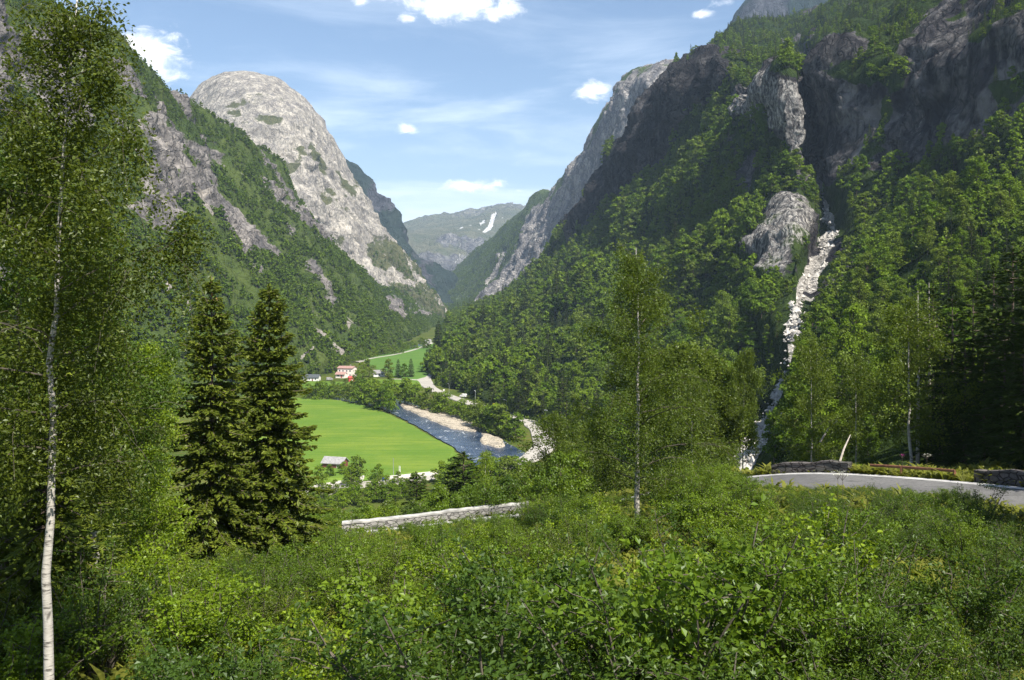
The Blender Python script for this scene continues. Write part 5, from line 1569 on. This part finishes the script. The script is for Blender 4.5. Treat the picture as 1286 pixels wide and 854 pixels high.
# the big birch in the left foreground and the trees round it
t1 = make_broadleaf(11, H=12.7, crown_r=2.15, start=0.37, nb=36, sub=8, leaves=50000, leaf=0.064, weep=0.42, bare=0.22, topbare=0.45, rise=0.5, bend=0.2, lean=(0.05, 0.0), r0=0.080, fringe=9000, wob=0.016)
tree_at('birch_tree', 50, 14.0, *t1, 'birch_bark', 'olive_leaf', 'tall birch with a straight white trunk, nearest tree, cut by the left edge', 'birch', vtop=-12)
t = make_broadleaf(12, H=10.5, crown_r=2.5, start=0.30, nb=40, sub=7, leaves=42000, leaf=0.08, weep=0.28, r0=0.11, rise=0.7)
tree_at('birch_tree', 108, 23.5, *t, 'birch_bark', 'dark_leaf', 'second birch with a short bare grey trunk just behind the tall white birch', 'birch')
t = make_broadleaf(13, H=11.5, crown_r=2.7, start=0.18, nb=44, sub=7, leaves=40000, leaf=0.085, weep=0.2, r0=0.12, shape='round')
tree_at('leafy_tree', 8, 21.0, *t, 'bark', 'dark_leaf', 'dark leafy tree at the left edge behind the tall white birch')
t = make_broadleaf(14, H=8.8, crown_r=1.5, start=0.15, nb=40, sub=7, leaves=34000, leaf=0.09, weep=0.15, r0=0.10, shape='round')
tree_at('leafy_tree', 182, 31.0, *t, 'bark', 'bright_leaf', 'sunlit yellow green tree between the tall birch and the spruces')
t = make_broadleaf(15, H=8.4, crown_r=2.1, start=0.08, nb=44, sub=7, leaves=36000, leaf=0.095, weep=0.15, r0=0.11, shape='round', stems=2)
tree_at('leafy_tree', 112, 34.0, *t, 'bark', 'olive_leaf', 'broad olive green tree behind the second birch')
t = make_broadleaf(16, H=3.9, crown_r=1.5, start=0.12, nb=45, sub=6, leaves=9000, leaf=0.085, weep=0.08, r0=0.04, shape='round', stems=5)
tree_at('leafy_tree', 188, 25.0, *t, 'twig', 'bright_leaf', 'low many stemmed bright green tree left of the spruces')
t = make_broadleaf(17, H=4.6, crown_r=1.5, start=0.1, nb=40, sub=6, leaves=8000, leaf=0.08, weep=0.08, r0=0.04, shape='round', stems=4)
tree_at('leafy_tree', 150, 29.0, *t, 'twig', 'shrub_leaf', 'small many stemmed tree with pale stems under the birches')
sp = make_spruce(21, 8.5, 2.4, 26, 8, 1.0, 0.04, 0.36)
tree_at('spruce_tree', 62, 20.5, *sp, 'bark', 'needle', 'dark low boughed spruce tucked behind the white birch trunk', 'spruce')
tree_at('spruce_tree', -10, 24, *make_spruce(22, 10.0, 2.5, 28, 8, 0.8, 0.04, 0.38), 'bark', 'needle_dark', 'dark spruce at the very left edge, deep in shade', 'spruce')

# the pair of spruces
tree_at('spruce_tree', 266, 36.0, *make_spruce(23, 11.25, 2.55, 38, 10, 1.5, 0.03, 0.38), 'bark', 'needle', 'taller spruce of the pair, left one, with brown cones at its tip', 'spruce', vtop=344)
tree_at('spruce_tree', 338, 38.0, *make_spruce(24, 11.2, 2.9, 38, 10, 1.5, 0.03, 0.40), 'bark', 'needle', 'right spruce of the pair, beside the bright meadow', 'spruce', vtop=354)
c_ = bpy.data.objects['spruce_tree.002'] if 'spruce_tree.002' in bpy.data.objects else None
if c_ is not None:
    rr = np.random.default_rng(5)
    for k in range(26):
        q = rr.uniform(0.80, 0.985); a = rr.uniform(0, 6.28); rad = 2.15 * (1 - q) ** 0.72 * rr.uniform(0.3, 0.9)
        mb = MB(); b = np.array([math.cos(a) * rad, math.sin(a) * rad, 11.25 * q])
        mb.tube([b, b - [0, 0, .05], b - [0, 0, .12], b - [0, 0, .17]], [.012, .03, .026, .008], 5); mb.build('cone', M['cone'], c_)

# birch on the near side of the road, middle of the view
t2 = make_broadleaf(31, H=12.7, crown_r=3.5, fringe=3600, start=0.15, nb=44, sub=8, leaves=40000, leaf=0.095, weep=0.34, bare=0.22, lean=(-0.02, 0), r0=0.135, rise=0.6, wob=0.012)
tree_at('birch_tree', 800, 42.0, *t2, 'birch_bark', 'birch_leaf', 'tall slender birch with a white trunk standing alone before the road', 'birch', vtop=300)
t = make_broadleaf(32, H=5.4, crown_r=0.9, start=0.3, nb=22, sub=5, leaves=2600, leaf=0.10, weep=0.1, r0=0.06, rise=0.8)
tree_at('birch_tree', 610, 68.0, *t, 'birch_bark', 'bright_leaf', 'small thin birch rising in front of the blue river', 'birch')

# birches beyond the road on the right
BT = [make_broadleaf(40 + i, H=11.0, crown_r=cr * 1.25, start=st, nb=30, sub=7, leaves=15000, leaf=0.15, weep=0.28, r0=0.10, rise=0.6, lean=ln, bend=0.2, bare=0.2) for i, (cr, st, ln) in enumerate(((2.8, 0.22, (0, 0)), (2.2, 0.42, (-0.12, 0)), (2.0, 0.45, (0.02, 0))))]
BT = [(w.mesh('trunk', M['birch_bark'], True), w.bough.mesh('branchwork', M['twig']), mesh_np('crown', V, Q, [M['birch_leaf']])) for w, V, Q in BT]
M6P = SURF['right_mountain'][0].reshape(-1, 3)


def base_z(x, y):
    """highest of the ground and the mountain's foot at a spot"""
    d2 = (M6P[:, 0] - x) ** 2 + (M6P[:, 1] - y) ** 2
    k = d2.argmin()
    return max(gz(x, y), M6P[k, 2] if d2[k] < 100 else -99)


def far_tree(name, u, v_top, d, me, H0, label, cat, group=None, wide=1.0, leaf=None):
    x = (u - CX) / F * d; z = base_z(x, d)
    h = -(v_top - HZ) / F * d - z
    k = h / H0
    o = empty(name, (x, d, z - 0.15), label, cat, group, rz=random.uniform(0, 6.28) if name != 'birch_tree' else 0, scale=(k * wide, k * wide, k))
    for m in me: link(m.name.split('.')[0], m, o)
    return o


far_tree('birch_tree', 1146, 376, 66, BT[0], 11.0, 'large spreading birch with a white trunk beside the dark spruces', 'birch', wide=1.0)
far_tree('birch_tree', 912, 436, 92, BT[1], 11.0, 'birch leaning left with a bare white lower trunk near the scree', 'birch')
far_tree('birch_tree', 934, 440, 90, BT[2], 11.0, 'upright birch with a long bare trunk just left of the scree foot', 'birch', wide=.6)
far_tree('birch_tree', 846, 432, 95, BT[2], 11.0, 'thin birch with a brown trunk right of the lone tall birch', 'birch')
far_tree('birch_tree', 1022, 428, 84, BT[0], 11.0, 'bushy birch standing right of the scree foot', 'birch', wide=.7)
far_tree('birch_tree', 1078, 446, 78, BT[0], 11.0, 'smaller rounded birch between the scree foot and the large spreading birch', 'birch', wide=.8)
far_tree('birch_tree', 872, 470, 85, BT[0], 11.0, 'short yellowish birch left of the leaning birch', 'birch', wide=.9)
far_tree('birch_tree', 700, 520, 80, BT[0], 11.0, 'low bushy birch by the sharp bend of the valley road', 'birch', wide=1.2)
far_tree('birch_tree', 748, 528, 84, BT[0], 11.0, 'bushy birch behind the lone tall birch, on its left', 'birch', wide=1.1)
for i, (u, vt, d, wd) in enumerate(((1172, 352, 78, .9), (1196, 366, 73, 1.0), (1222, 352, 70, 1.0), (1248, 330, 66, 1.05), (1272, 306, 62, 1.1), (1300, 290, 58, 1.1), (1330, 300, 56, 1.1), (1212, 420, 67, 1.1), (1262, 400, 60, 1.2), (1286, 420, 57, 1.2), (1236, 440, 64, 1.2), (1184, 450, 72, 1.1))):
    far_tree('spruce_tree', u, vt, d, MIDC[i % 2], 13.0, 'tall dark spruce in the shaded stand behind the road at the right edge', 'spruce', 'shaded spruces behind the road', wd)
far_tree('spruce_tree', 523, 590, 96, MIDC[0], 13.0, 'small dark spruce in front of the lower road', 'spruce', None, 1.6)
far_tree('spruce_tree', 582, 566, 90, MIDC[1], 13.0, 'broad dark little spruce below the river end, right of the lower road', 'spruce', None, 2.3)
for u, vt, d, l in ((1152, 362, 76, 'bare dead trunk rising behind the large spreading birch'), (1166, 352, 80, 'second bare dead trunk, taller, among the shaded spruces')):
    x = (u - CX) / F * d; z = base_z(x, d); h = -(vt - HZ) / F * d - z
    o = empty('dead_tree', (x, d, z - .2), l, 'dead tree'); mb = MB(); mb.tube([(0, 0, 0), (.1, 0, h * .5), (.05, 0, h)], [.16, .11, .03], 7); mb.build('trunk', M['dead_wood'], o)
    for k in range(7):
        a = k * 2.3; zz = h * (0.55 + 0.06 * k); mb = MB(); mb.tube([(.07, 0, zz), (.07 + math.cos(a) * .8, math.sin(a) * .8, zz + .1)], [.03, .01], 4); mb.build('branch', M['dead_wood'], o)
for a, b, l in (((1050, 584, 64), (1068, 546, 66), 'pale leaning dead pole behind the road bend'), ((1030, 547, 80), (1052, 528, 80), 'short pale broken branch right of the scree foot')):
    p, q = at(*a), at(*b); o = empty('dead_pole', p, l, 'dead wood'); mb = MB(); mb.tube([(0, 0, -0.6), (q - p) * .5 + [.05, 0, .08], q - p], [.09, .07, .03], 6); mb.build('pole', M['dead_wood'], o)

# trees beyond the right edge whose shade falls over the road and the lower right bushes
for i, (x, y, h) in enumerate(((13.5, 3, 1.0), (17.5, 8, 1.08), (21, 12, 1.0), (25.5, 16.5, 1.1), (29, 22, 1.05), (34.5, 27, 1.15), (38, 33, 1.1), (12, -5, 1.0), (20, 2, 1.1), (28, 9, 1.15), (40, 38, 1.1), (20.5, 27, 1.0), (23.8, 32, 0.95), (32, 38, 1.05), (33.5, 42, 1.1), (35, 46.5, 1.1))):
    o = stand('spruce_tree', MIDC[i % 2], (x, y, gz(x, y) - .3), (h * 1.25, h * 1.25, h), 'tall spruce standing on the near side of the road, beyond the right edge', 'spruce', 'spruces on the near side of the road')


# ------------------------------------------------------------------ bushes of the slope below the eye
SH = []
for i, (H, W, n, lf, kd, mt) in enumerate(((2.0, 1.5, 4600, 0.056, 'birch', 'shrub_leaf'), (2.2, 1.7, 4800, 0.060, 'willow', 'shrub_leaf'), (1.8, 1.6, 4200, 0.062, 'alder', 'shrub_leaf'), (2.4, 1.4, 4600, 0.055, 'birch', 'birch_leaf'),
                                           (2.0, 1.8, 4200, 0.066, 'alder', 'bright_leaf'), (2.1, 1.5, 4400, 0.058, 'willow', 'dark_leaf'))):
    w, V, Q = make_shrub(400 + i, H, W, 14, int(n * 1.75), lf * 0.74, 0.6, kd)
    SH.append((w.mesh('stem', M['twig']), mesh_np('foliage', V, Q, [M[mt]]), H))
VLIM = np.array([(-100, 560), (60, 610), (120, 640), (200, 640), (260, 680), (330, 672), (380, 655), (430, 656), (445, 657), (650, 635), (668, 616), (745, 612), (775, 630), (820, 630), (845, 596), (860, 582), (900, 572), (945, 590), (975, 609), (1060, 605), (1110, 606), (1200, 606), (1214, 603), (1240, 630), (1300, 655), (1400, 660)])
r = np.random.default_rng(91)
made = []
cand = []
y = 7.0
while y < 59:
    step = 1.35 + y * 0.016
    w = 0.64 * y + 2.5
    x = -w + r.uniform(0, step)
    while x < w:
        cand.append((x + r.normal() * 0.3 * step, y + r.normal() * 0.3 * step)); x += step * r.uniform(0.85, 1.25)
    y += step * 0.95
cand = np.array(cand)
cz = ground_z(cand[:, 0], cand[:, 1]); cd = road_dist(cand[:, 0], cand[:, 1])
cu, cv = proj(np.c_[cand, cz])
gap = fbm(np.c_[cand * 0.10, np.zeros(len(cand))] + 3, 3)
place = []
for i in range(len(cand)):
    x, y = cand[i]
    if cd[i] < ROADW + 0.9 or y < 8.0 or y > 58.5 or cu[i] < -70 or cu[i] > 1360: continue
    k = np.argmin(np.hypot(ROADC[:, 0] - x, ROADC[:, 1] - y))
    if (y > ROADC[k, 1] and x > -25 and x < 33) or (x > ROADC[k, 0] + 2 and y < 50 and x > 20): continue
    bare = (abs(cu[i] - 840) < 90 and 700 < cv[i] < 800) or (abs(cu[i] - 480) < 40 and 600 < cv[i] < 640)
    if bare and r.uniform() < 0.6: continue
    if r.uniform() < 0.16 + 0.45 * (gap[i] < -0.25): continue
    want = r.choice([1.1, 1.5, 1.9, 2.4, 3.0], p=[.24, .26, .22, .16, .12]) * (1 + 0.35 * gap[i])
    vl = np.interp(cu[i], VLIM[:, 0], VLIM[:, 1])
    zmax = -(vl - HZ) / F * y - cz[i]
    if cd[i] < ROADW + 4.5 and cu[i] < 965: want = max(want, min(zmax, 4.2) * r.uniform(0.85, 1.0))
    h = min(want * 1.2, zmax)
    if h < 0.45: continue
    place.append((x, y, cz[i], h, cu[i], cv[i]))
for k in range(0, len(ROADC)):
    e = edge(ROADC, -sgn)[k] - ROADC[k]
    for off in (0.75, 2.2):
        q = ROADC[k] + e * (ROADW + off + r.uniform(-.2, .4)); u_, v_ = proj(q)
        if not 330 < u_ < 1300 or r.uniform() < (0.35 if u_ < 965 else 0.3): continue
        z = gz(q[0], q[1]); zm = -(min(np.interp(u_, VLIM[:, 0], VLIM[:, 1]), 611 if 735 < u_ < 860 else 999) - HZ) / F * q[1] - z
        if zm > 0.3: place.append((q[0], q[1], z, min(zm * r.uniform(0.8, 1.05), 4.4), u_, v_))
for _ in range(34):
    y = r.uniform(11, 44); u_ = r.uniform(60, 1270); x = (u_ - CX) / F * y; z = gz(x, y)
    zm = -(np.interp(u_, VLIM[:, 0], VLIM[:, 1]) - HZ) / F * y - z
    if zm > 1.5 and road_dist(np.array([x]), np.array([y]))[0] > ROADW + 1: place.append((x, y, z, min(zm, r.uniform(2.6, 4.4)), u_, 700))
# bigger dark bushes that stand out
for u, d, h in ((880, 34, 3.0), (795, 36, 2.3), (770, 40, 2.2), (1050, 36, 2.0), (900, 46, 3.0), (860, 48, 3.1), (830, 50, 3.2), (700, 46, 2.4), (620, 40, 2.2), (1115, 38, 2.2), (1230, 32, 2.9), (960, 40, 2.1), (560, 33, 2.4), (470, 28, 2.5), (430, 36, 3.0), (380, 30, 2.2)):
    x = (u - CX) / F * d; place.append((x, d, gz(x, d), h, u, 700))
print('bushes', len(place))
place.sort(key=lambda p: p[1] / p[3])
protos = {}
for n_, (x, y, z, h, u, v) in enumerate(place[:600]):
    if u > 1000 and r.uniform() < 0.6: j = 5  # more dark leaves at lower right, putting the shade there into leaf colour
    elif r.uniform() < 0.14 and y > 12: j = 4
    else: j = int(r.choice([0, 1, 2, 3, 5], p=[.3, .25, .25, .12, .08]))
    reg = ('leafy bush in the shaded thicket at lower right, below the road' if u > 1000 else 'leafy bush under the birches and spruces on the left of the slope' if u < 330 else 'sunlit leafy bush in the thicket covering the slope below the road')
    gp = 'bushes of the shaded lower right thicket' if u > 1000 else 'bushes under the birches and spruces' if u < 330 else 'bushes of the sunlit slope below the road'
    far_ = n_ >= 300  # the rest are the same bushes, kept under a second name
    if far_:
        reg = 'leafy sapling filling the thicket below the road' if u < 965 else 'low bush on the shaded bank in front of the road bend'
        gp = 'bushes along the road' if u < 965 else 'bushes before the road bend'
    if (j, far_) not in protos:
        o = empty('shrub' if far_ else 'bush', (0, 0, 0), reg, 'shrub' if far_ else 'bush', gp); link('stem', SH[j][0], o); link('foliage', SH[j][1], o); protos[(j, far_)] = o
    else: o = copy_tree(protos[(j, far_)])
    o['label'] = reg; o['group'] = gp
    o.location = (float(x), float(y), float(z) - 0.08); o.rotation_euler = (r.normal() * .06, r.normal() * .06, r.uniform(0, 6.28))
    k = h / SH[j][2]; w_ = max(k, 0.55) * r.uniform(0.9, 1.25); o.scale = (w_, w_, k)

# scrub on the slope beyond the road
FB = []
for i, (H, W, mt) in enumerate(((2.6, 2.0, 'shrub_leaf'), (3.0, 1.9, 'birch_leaf'), (2.4, 2.2, 'bright_leaf'))):
    w, V, Q = make_shrub(430 + i, H, W, 12, 2600, 0.11, 0.55, 'alder'); FB.append((w.mesh('stem', M['twig']), mesh_np('foliage', V, Q, [M[mt]]), H))
VL2 = np.array([(330, 640), (400, 626), (470, 624), (500, 618), (545, 604), (560, 592), (640, 580), (680, 560), (720, 548), (800, 540), (850, 540), (900, 548), (945, 585), (970, 585), (985, 570), (1050, 575), (1100, 580), (1160, 582), (1215, 600), (1300, 600)])
pl = []
for _ in range(2600):
    u = r.uniform(360, 1230); d = (66 + 215 * r.uniform() ** 1.2 if u < 690 else r.uniform(66, 170)) if u < 960 else r.uniform(60, 80)
    if u < 690 and d > 200: d = min(d, 0.97 * 65 * F / (np.interp(u, [300, 424, 520, 575, 645, 690], [645, 620, 608, 604, 592, 566]) - HZ))
    x = (u - CX) / F * d
    if road_dist(np.array([x]), np.array([d]))[0] < ROADW + 1.6: continue
    z = base_z(x, d); vl = np.interp(u, VL2[:, 0], VL2[:, 1]) + r.uniform(0, 14)
    if any((x - a[0]) ** 2 + (d - a[1]) ** 2 < (2.0 + 0.012 * d if u < 960 else 1.4) ** 2 for a in pl): continue
    h = min(r.uniform(1.6, 5.2), -(vl - HZ) / F * d - z)
    if h < 0.8 or HZ - (z + h) / d * F > vl + 24: continue
    if u > 960: h = min(h, r.uniform(0.8, 2.0))
    pl.append((x, d, z, h, u))
pl = sorted(pl, key=lambda a: a[1] / a[3])[:300]
print('far scrub', len(pl))
protos = {}
for (x, y, z, h, u) in pl:
    j = int(r.choice([0, 1, 2], p=[.45, .25, .3]))
    lb, gp = ('leafy scrub tree growing on the slope beyond the grey stone road wall', 'scrub on the slope beyond the road') if u < 960 else ('fresh green bush on the verge behind the sunny road bend', 'verge bushes behind the road bend')
    if j not in protos:
        o = empty('scrub', (0, 0, 0), lb, 'bush', gp); link('stem', FB[j][0], o); link('foliage', FB[j][1], o); protos[j] = o
    else: o = copy_tree(protos[j])
    o['label'] = lb; o['group'] = gp
    o.location = (float(x), float(y), float(z) - 0.1); o.rotation_euler = (0, 0, r.uniform(0, 6.28))
    k = h / FB[j][2]; w_ = min(max(k, 0.6), 1.3 + y * 0.002) * r.uniform(0.9, 1.2); o.scale = (w_, w_, k)


MT = [make_clump_tree(460 + i, 10.0, w, 15, 330, 0.24, st, tl) for i, (w, st, tl) in enumerate(((2.6, .12, 1.0), (2.1, .15, 1.2), (2.9, .12, .95)))]
MT = [(w.mesh('trunk', M['twig']), mesh_np('crown', V, Q, [M[m]])) for (w, V, Q), m in zip(MT, ('shrub_leaf', 'birch_leaf', 'shrub_leaf'))]
done = []
for _ in range(700):
    u = r.uniform(385, 735); d = r.uniform(70, 128); x = (u - CX) / F * d
    z = base_z(x, d); vl = np.interp(u, VL2[:, 0], VL2[:, 1]) + 3 + 20 * r.uniform() ** 1.3
    h = -(vl - HZ) / F * d - z
    if not 3.0 < h < 14 or any((x - a) ** 2 + (d - b) ** 2 < 4.2 ** 2 for a, b in done): continue
    done.append((x, d)); k = h / 10.0; w_ = min(k, 1.0) * r.uniform(0.9, 1.15)
    stand('young_tree', MT[int(r.integers(0, 3))], (x, d, z - .2), (w_, w_, k), 'young leafy tree on the slope between the stone road wall and the lower road', 'tree', 'young trees below the stone road wall')
print('young trees', len(done))


# ------------------------------------------------------------------ ground cover
def undergrowth():
    r = np.random.default_rng(55)
    n = 15000
    y = 5 + 60 * r.uniform(size=n) ** 0.75; x = r.uniform(-1, 1, n) * (0.66 * y + 3)
    ok = road_dist(x, y) > ROADW + 0.25
    x, y = x[ok], y[ok]
    # verge behind the road gets grass too
    k = r.integers(0, len(ROADC), 2600); off = r.uniform(0.35, 2.4, 2600); e = edge(ROADC, 1.0) - ROADC
    vx = ROADC[k, 0] + sgn * e[k, 0] * (ROADW + off); vy = ROADC[k, 1] + sgn * e[k, 1] * (ROADW + off)
    x = np.concatenate([x, vx]); y = np.concatenate([y, vy])
    z = ground_z(x, y)
    m = 12; N = len(x)
    hgt = r.uniform(0.25, 0.75, N) * (1 + 0.3 * r.normal(size=N)).clip(0.5, 1.5)
    a = r.uniform(0, 6.28, (N, m)); lean = r.uniform(0.25, 1.1, (N, m))
    d = unit(np.stack([np.cos(a) * lean, np.sin(a) * lean, np.ones((N, m))], -1))
    b = np.stack([x, y, z], -1)[:, None] + np.stack([np.cos(a), np.sin(a), 0 * a], -1) * 0.08
    L = hgt[:, None, None] * r.uniform(0.5, 1.1, (N, m, 1))
    s = np.stack([-np.sin(a), np.cos(a), 0 * a], -1) * L * r.uniform(0.05, 0.17, (N, m, 1))
    tip = b + d * L + np.stack([np.cos(a), np.sin(a), -0.9 + 0 * a], -1) * L * 0.25
    V = np.stack([b, b + d * L * 0.55 + s, tip, b + d * L * 0.55 - s], 2).reshape(-1, 3)
    Q = np.arange(len(V)).reshape(-1, 4)
    o = link('undergrowth', mesh_np('undergrowth', V, Q, [M['fern_leaf']]))
    tag(o, 'ferns, grass and low herbs growing between the bushes', kind='stuff')


undergrowth()


def scree():
    P, msk, u, v, q = SURF['right_mountain']
    r = np.random.default_rng(66)
    w = (msk[..., 1] > 0.5) * (v < 600) * (u > 920) * (u < 1060)
    k = r.choice(w.size, 3200, p=(w / w.sum()).ravel())
    c = P.reshape(-1, 3)[k] + r.normal(size=(3200, 3)) * [1.2, 1.2, 0.2]
    s = (r.pareto(2.2, 3200) * 0.35 + 0.3).clip(0.2, 2.2)
    base = np.array([[0, 0, 1], [1, 0, .1], [0, 1, -.1], [-1, 0, .05], [0, -1, 0], [0, 0, -.8]], float)
    V = c[:, None] + base[None] * s[:, None, None] * r.uniform(0.55, 1.2, (3200, 6, 1)) + r.normal(size=(3200, 6, 3)) * 0.15 * s[:, None, None]
    f = np.array([[0, 1, 2], [0, 2, 3], [0, 3, 4], [0, 4, 1], [5, 2, 1], [5, 3, 2], [5, 4, 3], [5, 1, 4]])
    T = (np.arange(3200)[:, None, None] * 6 + f[None]).reshape(-1, 3)
    tag(link('scree_rubble', mesh_np('scree_rubble', V.reshape(-1, 3), T, [M['scree_stone']])), 'pale boulders and rubble lying in the long scree gully', kind='stuff')


scree()


def umbel(u, v, d, h, label, mat='flower'):
    p = at(u, v, d); z = base_z(p[0], d); p[2] = max(p[2] - h, z)
    o = empty('flower', p, label, 'flower')
    r = np.random.default_rng(int(u)); mb = MB(); P = []
    mb.tube([(0, 0, -.3), (0.02, 0, h * .6), (0, 0, h)], [.012, .01, .006], 5)
    for k in range(7):
        a = k * 0.9; q = np.array([math.cos(a) * .22, math.sin(a) * .22, h + .06 * r.normal()]); mb.tube([(0, 0, h * .8), q], [.006, .004], 4)
        P.append(q * ([1, 1, 1] if mat == 'flower' else [.35, .35, 1]) + r.normal(size=(14 if mat == 'flower' else 6, 3)) * [.05, .05, .012])
    mb.build('stem', M['twig'], o)
    P = np.concatenate(P); V, Q = leaf_quads(P, 0.04, r, up=1.5); link('blossom', mesh_np('blossom', V, Q, [M[mat]]), o)


umbel(1058, 612, 40, 1.7, 'tall cream flower head standing before the road bend')
umbel(1052, 606, 43, 1.5, 'smaller cream flower head beside the tall one before the road')
umbel(1164, 582, 58, 1.4, 'cream flower head on the verge under the large birch')
umbel(1133, 588, 58, 1.2, 'magenta flower spike on the verge beside the white birch trunk', 'pink')


# ------------------------------------------------------------------ air
def haze():
    mb = MB(); mb.box((0, 4550, 700), (11900, 9700, 1540))
    m, g, out = new_mat('valley_air')
    v = g.node('ShaderNodeVolumePrincipled', ins={'Color': (0.58, 0.77, 1.0, 1), 'Density': 0.000064, 'Anisotropy': 0.0})
    g.l.new(v.outputs[0], out.inputs['Volume'])
    o = mb.build('haze', m); tag(o, 'thin blue summer haze filling the whole valley', kind='stuff')
    o.display_type = 'WIRE'


haze()
